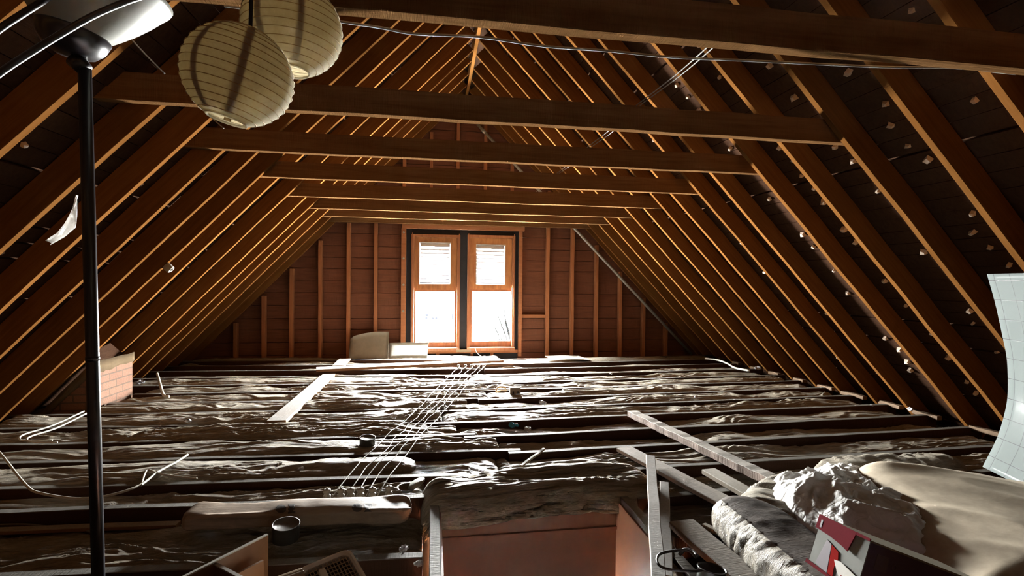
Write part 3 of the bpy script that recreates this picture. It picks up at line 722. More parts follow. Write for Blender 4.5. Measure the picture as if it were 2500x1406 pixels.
P = [at(x, y, 2, z3) for x, y in ((-60, 1040), (0, 1105), (60, 1180), (100, 1204), (215, 1217), (330, 1190), (385, 1152), (430, 1128), (458, 1110))]
cable('floor_cable', P, .0065, M_cable, 'pale cable sagging across the joists behind the lamp pole', 'cable')
P = [at(x, y, 2, z3) for x, y in ((345, 1185), (352, 1160), (362, 1147), (385, 1155), (430, 1163), (480, 1168))]
cable('floor_cable', P, .0055, M_cable, 'short cable end curling over a joist beside the lamp pole', 'cable')
P = [at(x, y, 2, .05) for x, y in ((205, 1004), (130, 1038), (60, 1060), (48, 1072), (70, 1076), (128, 1074))]
cable('bent_rod', P, .006, M_cable, 'pale bent rod beside the brick chimney, outer one', 'rod', 6, 'bent rods by the chimney')
P = [at(x, y, 2, .05) for x, y in ((212, 1009), (140, 1044), (78, 1064), (66, 1074), (90, 1080), (140, 1080))]
cable('bent_rod', P, .006, M_cable, 'pale bent rod beside the brick chimney, inner one', 'rod', 6, 'bent rods by the chimney')
P = [at(x, y, 2, .05) for x, y in ((1722, 875), (1752, 879), (1775, 887), (1795, 898), (1830, 905))]
o = cable('floor_cable', P, .012, M_cable, 'white cable at the foot of the pipe-side rafters', 'cable')
P = [at(x, y, 2, .03) for x, y in ((384, 925), (393, 945), (400, 965), (412, 968))]; P[0].z = .09
cable('bent_rod', P, .013, M_cable, 'short white rod sticking up beside the chimney', 'rod')
P = [at(x, y, 2, -.06) for x, y in ((-20, 1283), (60, 1282), (110, 1287), (190, 1293), (230, 1302))]
cable('floor_cable', P, .009, M_joist, 'dark cable lying on a joist in front of the lamp pole', 'cable')
P = [at(1170, 1166, 1, 7.74), at(1185, 845, 1, 7.74)]
P = [(.66, 7.76, .12), (.68, 7.74, .06), (.75, 7.70, -.0), (.80, 7.6, .02)]
cable('window_cord', P, .004, M_cable, 'thin cord dangling below the window nearest the pipe', 'cord')
P = [at(297, 68, 1, 1.86), at(345, 122, 1, 1.88), at(402, 180, 1, 1.9)]
cable('string', P, .0022, M_wire, 'thin string hanging beside the lamp shade', 'string')
P = [at(485, 259, 1, 2.74), at(515, 286, 1, 2.70), at(546, 313, 1, 2.66)]
cable('stick', P, .003, M_pale, 'thin pale stick poking out under the front paper lantern', 'stick')
n0 = Vector((-SP, 0, CP)); c = Vector((-2.123, 4.50, 1.245))
o = MB().lathe([(0, 0), (.028, 0), (.032, -.006), (.032, -.05), (.026, -.056), (.012, -.052), (.010, -.02), (0, -.02)], c, n0, 18).build('round_insulator', M_porc, None, True)
tag(o, 'round porcelain cap fixed under a chimney-side rafter', 'insulator')

# ------------------------------------------------------------------ chimney
x0, x1, y0, y1 = -3.42, -2.92, 4.93, 5.55
ch = MB().hexa([(x0, y0, -.15), (x1, y0, -.15), (x1, y1, -.15), (x0, y1, -.15), (x0, y0, max(-.1, under(x0)-.10)), (x1, y0, under(x1)-.10), (x1, y1, under(x1)-.10), (x0, y1, max(-.1, under(x0)-.10))])
o = ch.build('chimney', M_brick); tag(o, 'brick chimney stub under the roof slope', 'chimney')
mb = MB(); X, Y = np.meshgrid(np.linspace(x0, x1+.012, 10), np.linspace(y0-.01, y1+.012, 22), indexing='ij')
Z = np.array([[under(a) for a in r_] for r_ in X])-.02-.03*np.abs(fbm(X*9, Y*9, 3))
vs, fs = sheet_mesh(X, Y, np.maximum(Z, -.02), None)
Zb = Z-.085-.03*fbm(X*11, Y*11, 8); nV = len(vs); n_, m_ = X.shape
vb = np.stack([X, Y, np.maximum(Zb, -.10)], -1).reshape(-1, 3).tolist()
I = np.arange(n_*m_).reshape(n_, m_); ring = list(I[:, 0])+list(I[-1, 1:])+list(I[-2::-1, -1])+list(I[0, -2:0:-1]); L_ = len(ring)
fs = [f[::-1] for f in fs]+[[x_+nV for x_ in f] for f in fs]+[[int(ring[i]), int(ring[(i+1) % L_]), int(ring[(i+1) % L_])+nV, int(ring[i])+nV] for i in range(L_)]
wobj('mortar_cap', vs+vb, fs, M_mort, o, True)['label'] = 'crumbling tan mortar on top'

# ------------------------------------------------------------------ floor lamp
LYD = 1.5
top, bot = at(207, 168, 1, LYD), at(240, 1406, 1, LYD)
d = (bot-top)/(top.z-bot.z); base = top+d*(top.z-.006)
lamp = thing('floor_lamp', (base.x, base.y, .004), 'tall black floor lamp with a frosted white bowl shade', 'lamp')
MB().lathe([(0, .0), (.13, 0), (.135, .006), (.13, .016), (.05, .026), (.02, .04), (0, .04)], (base.x, base.y, .004), (0, 0, 1), 32).build('base', M_black, lamp, True)
ax = (top-base).normalized()
MB().tube([base+ax*.03, base.lerp(top, .5), top], .0148, 16).build('pole', M_black, lamp, True)
MB().tube([base.lerp(top, .545), base.lerp(top, .552)], .0156, 16).build('pole_joint', M_black, lamp, True)
sc_ = at(181, 80, 1, LYD); ax2 = (Vector((.22, 0, 1))).normalized()
j0 = top; j1 = sc_-ax2*.055
MB().tube([j0-ax*.002, j0.lerp(j1, .6)], [.019, .023], 16).build('neck', M_black, lamp, True)
MB().lathe([(.0, -.065), (.03, -.062), (.055, -.05), (.072, -.028), (.080, 0), (.076, .004), (0, .004)], sc_, ax2, 32).build('socket_cap', M_black, lamp, True)
sh = MB().lathe([(.077, .004), (.10, .028), (.13, .062), (.155, .095), (.175, .125), (.186, .14), (.190, .15), (.184, .15), (.170, .126), (.150, .096), (.125, .064), (.096, .031), (.072, .007), (.077, .004)], sc_, ax2, 48).build('shade', M_shade, lamp, True)
def arm(pts, y0_, y1_, extra):
    n_ = len(pts); P = [at(x, y, 1, y0_+(y1_-y0_)*i/(n_-1)) for i, (x, y) in enumerate(pts)]
    return [Vector(extra)]+P
hub = sc_+ax2*.34
MB().tube([sc_, hub], .008, 12).build('stem', M_black, lamp, True)
MB().lathe([(0, -.02), (.022, -.015), (.026, 0), (.022, .015), (0, .02)], hub, ax2, 16).build('hub', M_black, lamp, True)
for y0_, y1_, pts in ((1.42, 1.22, [(440, -38), (345, -8), (300, 7), (230, 37), (160, 76), (80, 125), (0, 178), (-70, 236)]), (1.40, 1.24, [(215, -58), (128, -12), (96, 8), (50, 37), (0, 70), (-60, 118)])):
    P = arm(pts, y0_, y1_, hub); P.insert(1, hub.lerp(P[1], .5)+Vector((0, 0, .05)))
    MB().tube(catmull(P, 6), .0072, 10).build('arm', M_black, lamp, True)

# ------------------------------------------------------------------ paper lanterns
def lantern(px, py, y, R_, tilt, label):
    c = at(px, py, 1, y); Z = Matrix.Rotation(tilt, 3, 'Y') @ Vector((0, 0, 1))
    o = thing('paper_lantern', (c.x, c.y, c.z-R_*.9), label, 'lantern', 'paper lanterns')
    a0 = math.asin(.36); prof = []; rings = []
    N_ = 15
    for k in range(N_*4+1):
        a = -math.pi/2+a0+(math.pi-2*a0)*k/(N_*4); sc = 1-.012*math.sin(math.pi*((k % 4)/4))
        prof.append((R_*math.cos(a)*sc, R_*.95*math.sin(a)))
        if k % 4 == 0: rings.append((R_*math.cos(a), R_*.95*math.sin(a)))
    inner = [(max(r_-.0008, .001), h) for r_, h in prof][::-1]
    mb = MB().lathe(prof+inner+[prof[0]], c, Z, 56)
    rr = random.Random(int(px)); V = []
    mb.build('paper_shade', M_rice, o, True)
    X = Z.cross(Vector((0, 1, 0))).normalized(); Y = Z.cross(X)
    for r_, h in rings:
        MB().tube([c+Z*h+(X*math.cos(t)+Y*math.sin(t))*(r_+.0006) for t in np.linspace(0, 2*math.pi, 49)], .00075, 5, False).build('bamboo_ring', M_ring, o, True)
    for t0 in (1.12, 1.98, 4.2, 5.1):                                     # strips of the wire expander inside
        P = []
        for a in np.linspace(-1.12, 1.12, 13):
            q = c+Z*(R_*.93*math.sin(a))+(X*math.cos(t0)+Y*math.sin(t0))*(R_*.965*math.cos(a)); P.append(q)
        tg = (X*-math.sin(t0)+Y*math.cos(t0)); w = .006
        n_ = len(P); vs = [p+tg*w for p in P]+[p-tg*w for p in P]
        out = (X*math.cos(t0)+Y*math.sin(t0)); vs += [v-out*.0015 for v in vs]
        fs = [(i, i+1, n_+i+1, n_+i) for i in range(n_-1)]+[(2*n_+i+1, 2*n_+i, 3*n_+i, 3*n_+i+1) for i in range(n_-1)]
        fs += [(i+1, i, 2*n_+i, 2*n_+i+1) for i in range(n_-1)]+[(n_+i, n_+i+1, 3*n_+i+1, 3*n_+i) for i in range(n_-1)]
        wobj('strut', [tuple(v) for v in vs], fs, M_ring, o, False)
    rb, hb_ = rings[0]
    MB().tube([c+Z*hb_+(X*math.cos(t)+Y*math.sin(t))*rb for t in np.linspace(0, 2*math.pi, 41)], .0022, 6, False).build('rim', M_rice, o, True)
    mb = MB().tube([c+Z*hb_*.93+X*rb*.95, c+Z*hb_*.55, c+Z*hb_*.93-X*rb*.95], .0012, 6); mb.build('wire_hook', M_tin, o, True)
    t_ = c+Z*(R_*.9); tp = Vector((t_.x, .96, 2.0))
    MB().tube(catmull([t_-Z*.02, t_+Vector((0, 0, .03)), t_.lerp(tp, .6), tp], 6), .0035, 8).build('cord', M_black, o, True)
    return o
lantern(583, 186, .95, .0885, math.radians(14), 'front paper lantern tilted over, hanging just in front of its twin')
lantern(715, 72, 1.13, .0985, math.radians(2), 'rear paper lantern hanging upright behind and above the tilted one')

# ------------------------------------------------------------------ hanging cloth scrap
P0 = [(187, 476), (178, 497), (168, 520), (157, 545), (143, 568), (115, 588)]
P1 = [(189, 478), (186, 505), (184, 530), (182, 555), (160, 578), (127, 598)]
rows = []
for i, (a, b) in enumerate(zip(P0, P1)):
    A, B = at(a[0], a[1], 1, 2.80), at(b[0], b[1], 1, 2.80)
    rows.append([A.lerp(B, t)+Vector((0, .012*math.sin(t*6+i), 0)) for t in np.linspace(0, 1, 5)])
bent_sheet('cloth_scrap', rows, M_poly, 'torn white paper strip hanging from a rafter behind the lamp pole', 'scrap', .002)

# ------------------------------------------------------------------ tile sheet standing under the roof
E1 = Vector((-math.sin(math.radians(20.8)), -math.cos(math.radians(20.8)), 0))
prof = catmull([(3.115, 0, .115), (3.205, 0, .27), (3.255, 0, .41), (3.275, 0, .53), (3.265, 0, .72), (3.23, 0, .86), (3.175, 0, 1.05), (3.115, 0, 1.215)], 6)
n_, m_ = len(prof), 14; vs = []; fs = []; uvs = []; s_ = 0
for i, p in enumerate(prof):
    if i: s_ += (p-prof[i-1]).length
    for j in range(m_):
        q = Vector((p.x, 2.44, p.z))+E1*(j*.07)
        wv = .0015*math.sin(s_*27)*math.sin(j*.07*27); vs.append((q.x+wv, q.y, q.z)); uvs.append((j*.07+.066, s_+.04))
for i in range(n_-1):
    for j in range(m_-1): fs.append((i*m_+j, (i+1)*m_+j, (i+1)*m_+j+1, i*m_+j+1))
me = mesh(vs, fs); uvl = me.uv_layers.new(name='UVMap')
for l in me.loops: uvl.data[l.index].uv = uvs[l.vertex_index]
mw = recenter(me); o = link('tile_sheet', me, M_tile, None, mw, True)
md = o.modifiers.new('thickness', 'SOLIDIFY'); md.thickness = .005; md.offset = 1
tag(o, 'curved sheet of glossy white wall tile pattern leaning under the roof', 'wall panel')

# ------------------------------------------------------------------ insulation heaps near the hatch
def pillow(name, A, B, ra, rb, mat, label, seed, wr=.006, ends=.25, cat='insulation', up=.0, q=.75, lip=None):
    """batt lying along A-B: ra half width, rb half height"""
    A, B = Vector(A), Vector(B); X = (B-A).normalized(); Zv = Vector((0, 0, 1)); Yv = Zv.cross(X).normalized(); L_ = (B-A).length
    n_, m_ = max(30, int(L_/.014)), 64
    U, V = np.meshgrid(np.linspace(0, 1, n_), np.linspace(0, 2*math.pi, m_, endpoint=False), indexing='ij')
    e = np.minimum(1, np.minimum(U, 1-U)/ends); e = np.sqrt(np.maximum(0, 1-(1-e)**2)); e = .12+.88*e
    cs, sn = np.cos(V), np.sin(V)
    a_ = np.sign(cs)*np.abs(cs)**q*ra*e; b_ = np.sign(sn)*np.abs(sn)**q*rb*e
    w = wr*(ridge(U*L_*14, V*1.6, seed)+.7*ridge(U*L_*30+V, V*4, seed+1)*np.abs(cs))+.012*vn(U*L_*4, V*1.2+3, seed+3)
    if lip: w = w+(np.abs(V-lip) < .6)*(.0045*ridge(U*L_*44+1.5*V, V*.9, seed+5)+.003*ridge(U*L_*75+V, V*2, seed+7))
    a_ = a_+w*np.sign(cs)*np.abs(cs); b_ = b_+w*sn
    P = [[A+X*(U[i, j]*L_)+Yv*a_[i, j]+Zv*(b_[i, j]+up*math.sin(math.pi*U[i, j])) for j in range(m_)] for i in range(n_)]
    vs = [tuple(p) for r_ in P for p in r_]; fs = []
    for i in range(n_-1):
        for j in range(m_): fs.append((i*m_+j, i*m_+(j+1) % m_, (i+1)*m_+(j+1) % m_, (i+1)*m_+j))
    fs.append(tuple(range(m_))); fs.append(tuple((n_-1)*m_+j for j in range(m_-1, -1, -1)))
    fs = [tuple(f[::-1]) for f in fs]
    if lip:
        g2 = [f for f in fs if len(f) == 4 and abs(2*math.pi*(f[3] % m_)/m_-lip) < .6]; k2 = set(g2); g1 = [f for f in fs if f not in k2]
        def sub(gf):
            us = sorted({i for f in gf for i in f}); mp = {u_: k_ for k_, u_ in enumerate(us)}; return [vs[i] for i in us], [tuple(mp[i] for i in f) for f in gf]
        o = wobj(name, *sub(g1), mat, None, True); e_ = wobj('pale_edge', *sub(g2), M_batt, o, True); e_['label'] = 'gathered pale paper edge'
        return tag(o, label, cat)
    o = wobj(name, vs, fs, mat, None, True)
    if label: tag(o, label, cat)
    return o
pillow('rolled_batt', (-1.13, 2.575, .032), (-.09, 2.53, .028), .085, .036, M_log, 'long rolled insulation batt with black printed marks lying beside the hatch', 77, .002, .05, q=.42)
p, q = at(745, 1128, 2, .0), at(1016, 1128, 2, .0)
lb = SC.objects['rolled_batt']
def printmark(pts, name='printed_mark'):
    y = 2.462
    mb = MB()
    for poly in pts: mb.prism([(p.x, p.z) for p in [at(a, b, 1, y) for a, b in poly]], y-.001, y+.03)
    return mb.build(name, M_logo, lb)
circ = lambda cx, cy, r_: [(cx+r_*math.cos(t), cy+r_*.8*math.sin(t)) for t in np.linspace(0, 2*math.pi, 18, endpoint=False)]
from mathutils.bvhtree import BVHTree
def pm(poly):
    """ink on the wrapper: the outline laid onto the batt's own surface"""
    m_ = lb.matrix_basis; bv = BVHTree.FromPolygons([m_ @ v.co for v in lb.data.vertices], [tuple(p_.vertices) for p_ in lb.data.polygons])
    cx, cy = sum(p_[0] for p_ in poly)/len(poly), sum(p_[1] for p_ in poly)/len(poly); vs = []
    for k in (0, .34, .67, 1):
        for (a, b) in (poly if k else [(cx, cy)]):
            d_ = (at(cx+(a-cx)*k, cy+(b-cy)*k, 1, 2.4)-EYE).normalized(); h = bv.ray_cast(EYE, d_)
            vs.append(h[0]-d_*.0018)
    n_ = len(poly); fs = [(0, 1+i, 1+(i+1) % n_) for i in range(n_)]
    for r_ in range(2):
        fs += [(1+r_*n_+i, 1+(r_+1)*n_+i, 1+(r_+1)*n_+(i+1) % n_, 1+r_*n_+(i+1) % n_) for i in range(n_)]
    return wobj('printed_mark', vs, fs, M_logo, lb)
pm(circ(686, 1242, 13)); pm([(703, 1231), (712, 1231), (721, 1231), (721, 1242), (721, 1253), (712, 1253), (703, 1254), (703, 1242)])
pm(circ(872, 1239, 13)); pm([(889, 1229), (898, 1229), (907, 1229), (907, 1239), (907, 1249), (898, 1249), (889, 1250), (889, 1239)])

# blanket draped over the header of the hatch
def drape(name, xs, prof, seed, mat, label, wr=.012, dx=.012):
    """prof = [(y, z)] section swept along x, wrinkles run along x"""
    S = catmull([(0, y, z) for y, z in prof], 12); n_ = int((xs[1]-xs[0])/dx)+1; m_ = len(S)
    U, V = np.meshgrid(np.linspace(xs[0], xs[1], n_), np.arange(m_), indexing='ij')
    Y = np.array([p.y for p in S])[None, :]+0*U; Z = np.array([p.z for p in S])[None, :]+0*U
    arc = V/12.0
    wx = U+.2*vn(U*2, arc*2, seed); wy = arc+.35*vn(U*1.6, arc*1.5, seed+1)
    w = ridge(wx*2, wy*5, seed+2)*.5+ridge(wx*3.5, wy*12, seed+3)*.4+ridge(wx*5+wy*2, wy*8-wx*3, seed+4)*.3
    end = np.minimum(1, np.minimum(U-xs[0], xs[1]-U)/.10); end = np.sqrt(np.maximum(0, 1-(1-end)**2))
    Z = Z+w*wr*(.4+.6*end)+.03*vn(U*1.3, arc*.7, seed+6)-(1-end)*.10
    vs, fs = sheet_mesh(U, Y, Z)
    o = wobj(name, vs, fs, mat, None, True)
    md = o.modifiers.new('thickness', 'SOLIDIFY'); md.thickness = .02; md.offset = -1
    return tag(o, label, 'insulation')
drape('insulation_batt', (-.03, 1.24), [(2.95, -.03), (2.90, .015), (2.83, .04), (2.74, .042), (2.66, .03), (2.60, .0), (2.575, -.05), (2.57, -.095)], 91, M_batt, 'thick wrinkled insulation blanket draped over the far edge of the hatch', .016)

pillow('folded_batt', (1.425, 2.23, .06), (1.365, 1.30, .075), .15, .10, M_brownbatt, 'dark brown folded insulation batt with a gathered pale edge, beside the wide plank', 61, .002, .14, lip=2.75)
pillow('insulation_fold', (p.x, p.y-.05, -.045), (q.x, q.y+.02, -.042), .11, .052, M_batt, 'bulging insulation fold under the knob wires, behind the front knobs', 83, .006, .18)
def inpoly(X, Y, poly):
    ins = np.zeros(X.shape, bool); dist = np.full(X.shape, 9.0); k = len(poly)
    for i in range(k):
        (xa, ya), (xb, yb) = poly[i], poly[(i+1) % k]
        c = ((ya > Y) != (yb > Y)) & (X < (xb-xa)*(Y-ya)/(yb-ya+1e-12)+xa); ins ^= c
        t = np.clip(((X-xa)*(xb-xa)+(Y-ya)*(yb-ya))/((xb-xa)**2+(yb-ya)**2), 0, 1)
        dist = np.minimum(dist, np.hypot(X-xa-t*(xb-xa), Y-ya-t*(yb-ya)))
    return ins, np.where(ins, dist, -dist)
def heap(name, poly, zf, mat, label, cat, res=.012, th=.004, flat=False):
    xs = [p[0] for p in poly]; ys = [p[1] for p in poly]
    X, Y = np.meshgrid(np.arange(min(xs)-.02, max(xs)+.02, res), np.arange(min(ys)-.02, max(ys)+.02, res), indexing='ij')
    ins, dist = inpoly(X, Y, poly); Z = zf(X, Y, dist)
    vs, fs = sheet_mesh(X, Y, Z, None, dist > -.004)
    used = sorted({i for f in fs for i in f}); mp = {u: k for k, u in enumerate(used)}
    o = wobj(name, [vs[u] for u in used], [[mp[i] for i in f] for f in fs], mat, None, not flat)
    md = o.modifiers.new('thickness', 'SOLIDIFY'); md.thickness = th; md.offset = -1
    return tag(o, label, cat)
def edge(d, w): t = np.clip(d/w, 0, 1); return np.sqrt(np.maximum(0, 1-(1-t)**2))
def z_poly(X, Y, d):
    b = .005+.09*edge(d, .13)+.10*edge(d, .45)
    wx, wy = X+.05*vn(X*4, Y*4, 2), Y+.05*vn(X*4, Y*4, 5)
    f = ridge(wx*2.6+wy*1.2, wy*2.2-wx*1.3, 3)*.022+ridge(wx*5.2-wy*3, wy*5+wx*3.5, 6)*.020+ridge(wx*10+wy*5, wy*9-wx*6, 9)*.015+ridge(wx*19-wy*11, wy*18+wx*10, 12)*.009
    return b+f*(.45+.55*edge(d, .05))+.03*vn(X*3, Y*3, 4)
white_poly = [(1.61, 2.10), (1.66, 2.28), (1.80, 2.46), (2.02, 2.55), (2.30, 2.54), (2.46, 2.46), (2.42, 2.2), (2.22, 1.95), (2.08, 1.72), (1.86, 1.60), (1.66, 1.68), (1.60, 1.86)]
heap('plastic_sheet', white_poly, z_poly, M_poly, 'crumpled shiny white plastic sheet heaped behind the red box', 'plastic sheet', .008, .002)
def z_tan(X, Y, d):
    b = .0+.155*edge(d, .20)+.05*edge(d, .5)
    fold = ridge(X*1.3+Y*2.0+.3*vn(X*2, Y*2, 7), Y*.9-X*1.0, 21)*.026+ridge(X*3.1+Y*2.2, Y*1.2-X*2.4, 22)*.010+facet(X*3+.3*vn(X*4, Y*4, 5), Y*3, 23)*.0
    return b+fold+.03*vn(X*1.8, Y*1.8, 25)-.01
tan_poly = [(2.10, 2.32), (2.34, 2.52), (2.62, 2.46), (2.86, 2.26), (3.05, 1.95), (3.05, .95), (1.9, .95), (1.72, 1.40), (1.80, 1.72), (2.0, 2.05)]
heap('insulation_cover', tan_poly, z_tan, M_tan, 'large tan cloth-like cover spread over insulation beside the tile sheet', 'cover', .016, .006)
def z_b(X, Y, d):
    return -.03+.10*edge(d, .12)+.045*edge(d, .3)+.016*ridge(X*7+Y*7+.5*vn(X*5, Y*5, 1), Y*2-X*2, 31)+.008*ridge(X*16+Y*15, Y*5-X*5, 32)
heap('insulation_batt', [(1.36, 2.20), (1.50, 2.36), (1.72, 2.52), (1.95, 2.62), (2.1, 2.56), (1.95, 2.4), (1.72, 2.05), (1.60, 1.90), (1.5, 2.0)], z_b, M_batt,
     'wrinkled grey insulation piece showing between the dark batt and the white plastic sheet', 'insulation', .009, .03)
pillow('rolled_batt', (2.62, 2.47, .05), (3.20, 1.86, .07), .12, .085, M_brownbatt, 'dark rolled insulation batt at the foot of the tile sheet', 63, .004, .2)
pillow('rolled_batt', (2.3, 2.72, -.02), (3.3, 2.72, .0), .13, .085, M_batt, 'wrinkled insulation roll lying behind the tan cover', 64, .008, .2)

# red box
L_, w_, h_ = .46, .2, .16
MBX = Matrix.Translation((1.308, 1.524, .365)) @ (Matrix.Rotation(-.073, 4, 'Z') @ Matrix.Rotation(.375, 4, 'Y') @ Matrix.Rotation(-.1, 4, 'X'))
bx = thing('cardboard_box', MBX @ Vector((L_/2, -w_/2, -h_)), 'torn red, white and dark purple cardboard box tilted in front of the white plastic', 'box')
bx.location.z -= .0
def bxo(name, x0, x1, y0, y1, z0, z1, mat, parent=bx):
    mb = MB().box(x0, x1, y0, y1, z0, z1); mb.v = [tuple(MBX @ Vector(v)) for v in mb.v]; return mb.build(name, mat, parent)
body = bxo('body', .004, L_, -w_+.002, -.002, -h_, -.006, M_boxdark)
bxo('lid', .0, L_, -w_, 0, -.0055, 0, M_boxtop)
def flap(name, poly, mat, x, t=.003, parent=bx):
    """polygon in (y, z) on the end of the box"""
    k = len(poly); vs = [MBX @ Vector((x-t, -y, -z)) for y, z in poly]+[MBX @ Vector((x, -y, -z)) for y, z in poly]
    fs = [tuple(range(k)), tuple(range(2*k-1, k-1, -1))]+[(i, i+k, (i+1) % k+k, (i+1) % k) for i in range(k)]
    return wobj(name, vs, fs, mat, parent)
flap('end_panel', [(0, .0), (w_, .0), (w_, h_), (0, h_)], M_boxgrey, .003, .003)
flap('red_flap', [(-.004, -.004), (.155, -.004), (.14, .062), (.12, .056), (.10, .052), (.06, .046), (-.004, .042)], M_redbox, -.004, .004)
flap('red_edge', [(.155, -.005), (w_+.006, -.005), (w_+.006, .003), (.155, .004)], M_redbox, -.004, .004)
flap('red_edge', [(-.004, h_-.012), (w_*.6, h_-.004), (w_*.6, h_+.004), (-.004, h_)], M_redbox, -.004, .004)
flap('purple_panel', [(.05, .06), (.072, .068), (.085, h_), (.03, h_-.015)], M_boxdark, -.0005, .002)
flap('red_panel', [(.074, .068), (.105, .078), (.112, .10), (.105, .125), (.11, h_), (.088, h_)], M_bright, -.0005, .002)
flap('torn_flap', [(.10, .105), (.125, .10), (.19, .115), (.196, .13), (.19, h_), (.14, h_-.01), (.12, .13)], M_edge, -.003, .002)
flap('red_panel', [(.142, .135), (.165, .14), (.172, h_), (.14, h_)], M_bright, -.0055, .002)
for (xa, xb, za, zb) in ((.035, .075, .03, .075), (.185, .225, .045, .09), (.335, .375, .05, .095)):
    bxo('printed_square', xa, xb, -w_-.0008, -w_+.002, -zb, -za, M_boxprint, body)
o = MB().tube([MBX @ Vector((.098+.008*math.cos(t), -w_-.0004, -.05+.008*math.sin(t))) for t in np.linspace(0, 2*math.pi, 25)], .0011, 5, False).build('printed_ring', M_boxprint, body)
for (z0_, z1_) in ((.01, .035),):
    flap('hand_slot', [(.012, z0_), (.02, z0_), (.02, z1_), (.012, z1_)], M_boxdark, -.0082, .0006)

# iron pot with a wire handle
p = at(1735, 1402, 2, .05)
pot = thing('iron_pot', (p.x, p.y, -.02), 'sooty black iron pot with a long wire loop handle beside the hatch planks', 'pot')
MB().lathe([(0, .0), (.04, 0), (.050, .02), (.053, .05), (.051, .085), (.055, .089), (.051, .091), (.048, .085), (.048, .03), (0, .02)], (p.x, p.y, -.02), (.12, .1, 1), 28).build('pot_body', M_pot, pot, True)
pts = [at(x, y, 2, zz) for x, y, zz in ((1700, 1362, .08), (1680, 1344, .095), (1640, 1345, .10), (1612, 1352, .10), (1604, 1366, .10), (1612, 1382, .095), (1640, 1391, .09), (1690, 1394, .08), (1712, 1392, .075))]
MB().tube(catmull(pts, 6), .0052, 8).build('handle', M_pot, pot, True)
pts = [at(x, y, 2, .075) for x, y in ((1660, 1352), (1672, 1342), (1690, 1346), (1702, 1358))]
MB().tube(catmull(pts, 5), .008, 8).build('lug', M_pot, pot, True)

# ------------------------------------------------------------------ things in the near bay
def vpanel(name, A, B, h, th, mat, parent):
    """upright thin panel under the edge A-B"""
    A, B = Vector(A), Vector(B); X = (B-A).normalized(); N_ = Vector((-X.y, X.x, 0)).normalized()*th
    dn = Vector((0, 0, -h)); return MB().hexa([A+dn, B+dn, B+dn+N_, A+dn+N_, A, B, B+N_, A+N_]).build(name, mat, parent)
A, B = at(395, 1436, 2, .2), at(655, 1304, 2, .2)
dw = thing('veneer_drawer', ((A.x+B.x)/2, (A.y+B.y)/2, .0), 'brown veneered drawer frame with white edges lying beside the white heater', 'drawer')
vpanel('side_board', A-Vector((0, 0, .0045)), B-Vector((0, 0, .0045)), .165, .011, M_ven, dw); vpanel('edge_band', A, B, .004, .011, M_edge, dw)
C1, C2 = at(512, 1372, 2, .19), at(640, 1440, 2, .19)
vpanel('divider', C1-Vector((0, 0, .0045)), C2-Vector((0, 0, .0045)), .155, .012, M_ven, dw); vpanel('edge_band', C1, C2, .004, .012, M_edge, dw)
C1, C2 = at(640, 1366, 2, .15), at(560, 1406, 2, .15)
vpanel('back_board', C1, C2, .12, .01, M_ven, dw)

A, B = at(590, 1446, 2, .17), at(742, 1392, 2, .18)
rb = thing('ribbed_cover', ((A.x+B.x)/2, (A.y+B.y)/2, .0), 'beige ribbed plastic cover lying between the drawer and the white heater', 'cover')
X = (B-A).normalized(); Yv = Vector((0, 0, 1)).cross(X).normalized(); Zv = Vector((0, 0, 1)); mb = MB(); R_ = .052; k = 0; prof = []
for a in np.linspace(-.35, math.pi+.35, 100):
    rr = R_+.0022*math.cos(a*26); prof.append((rr*math.cos(a), rr*math.sin(a)))
n_ = len(prof); vs = []
for t in (0, .02, .98, 1):
    for (u, v) in prof:
        sc = .93 if t in (0, 1) else 1; vs.append(tuple(A.lerp(B, t)+Yv*(u*sc)+Zv*(v*sc-.05)))
fs = [(i*n_+j, i*n_+j+1, (i+1)*n_+j+1, (i+1)*n_+j) for i in range(3) for j in range(n_-1)]
fs += [(3*n_+j for j in range(n_)), tuple(range(n_-1, -1, -1))]; fs = [tuple(f) for f in fs]
wobj('ribbed_shell', vs, fs, M_rib, rb, False)
mb = MB(); mb.hexa([tuple(A-Yv*.05-Zv*.15), tuple(B-Yv*.05-Zv*.15), tuple(B+Yv*.05-Zv*.15), tuple(A+Yv*.05-Zv*.15), tuple(A-Yv*.046-Zv*.06), tuple(B-Yv*.046-Zv*.06), tuple(B+Yv*.046-Zv*.06), tuple(A+Yv*.046-Zv*.06)]).build('cover_foot', M_rib, rb)

# white heater lying with its grille up
O_ = at(853, 1338, 2, .195); C2 = at(765, 1374, 2, .185); C3 = at(884, 1425, 2, .15)
U_ = (C2-O_).normalized(); V_ = (C3-O_); V_ = (V_-U_*V_.dot(U_)).normalized(); N_ = U_.cross(V_).normalized()
if N_.z < 0: N_ = -N_
fh = thing('fan_heater', tuple(O_+U_*.14+V_*.1-N_*.1), 'off-white plastic heater with a dark square-mesh grille, beside the hatch edge', 'heater')
def P2(u, v, n=0): return O_+U_*u+V_*v+N_*n
def rrect(u0, u1, v0, v1, r_, n=0, seg=6):
    out = []
    for (cu, cv, a0) in ((u0+r_, v0+r_, math.pi), (u1-r_, v0+r_, 1.5*math.pi), (u1-r_, v1-r_, 0), (u0+r_, v1-r_, .5*math.pi)):
        for k in range(seg+1): a = a0+.5*math.pi*k/seg; out.append(P2(cu+r_*math.cos(a), cv+r_*math.sin(a), n))
    return out
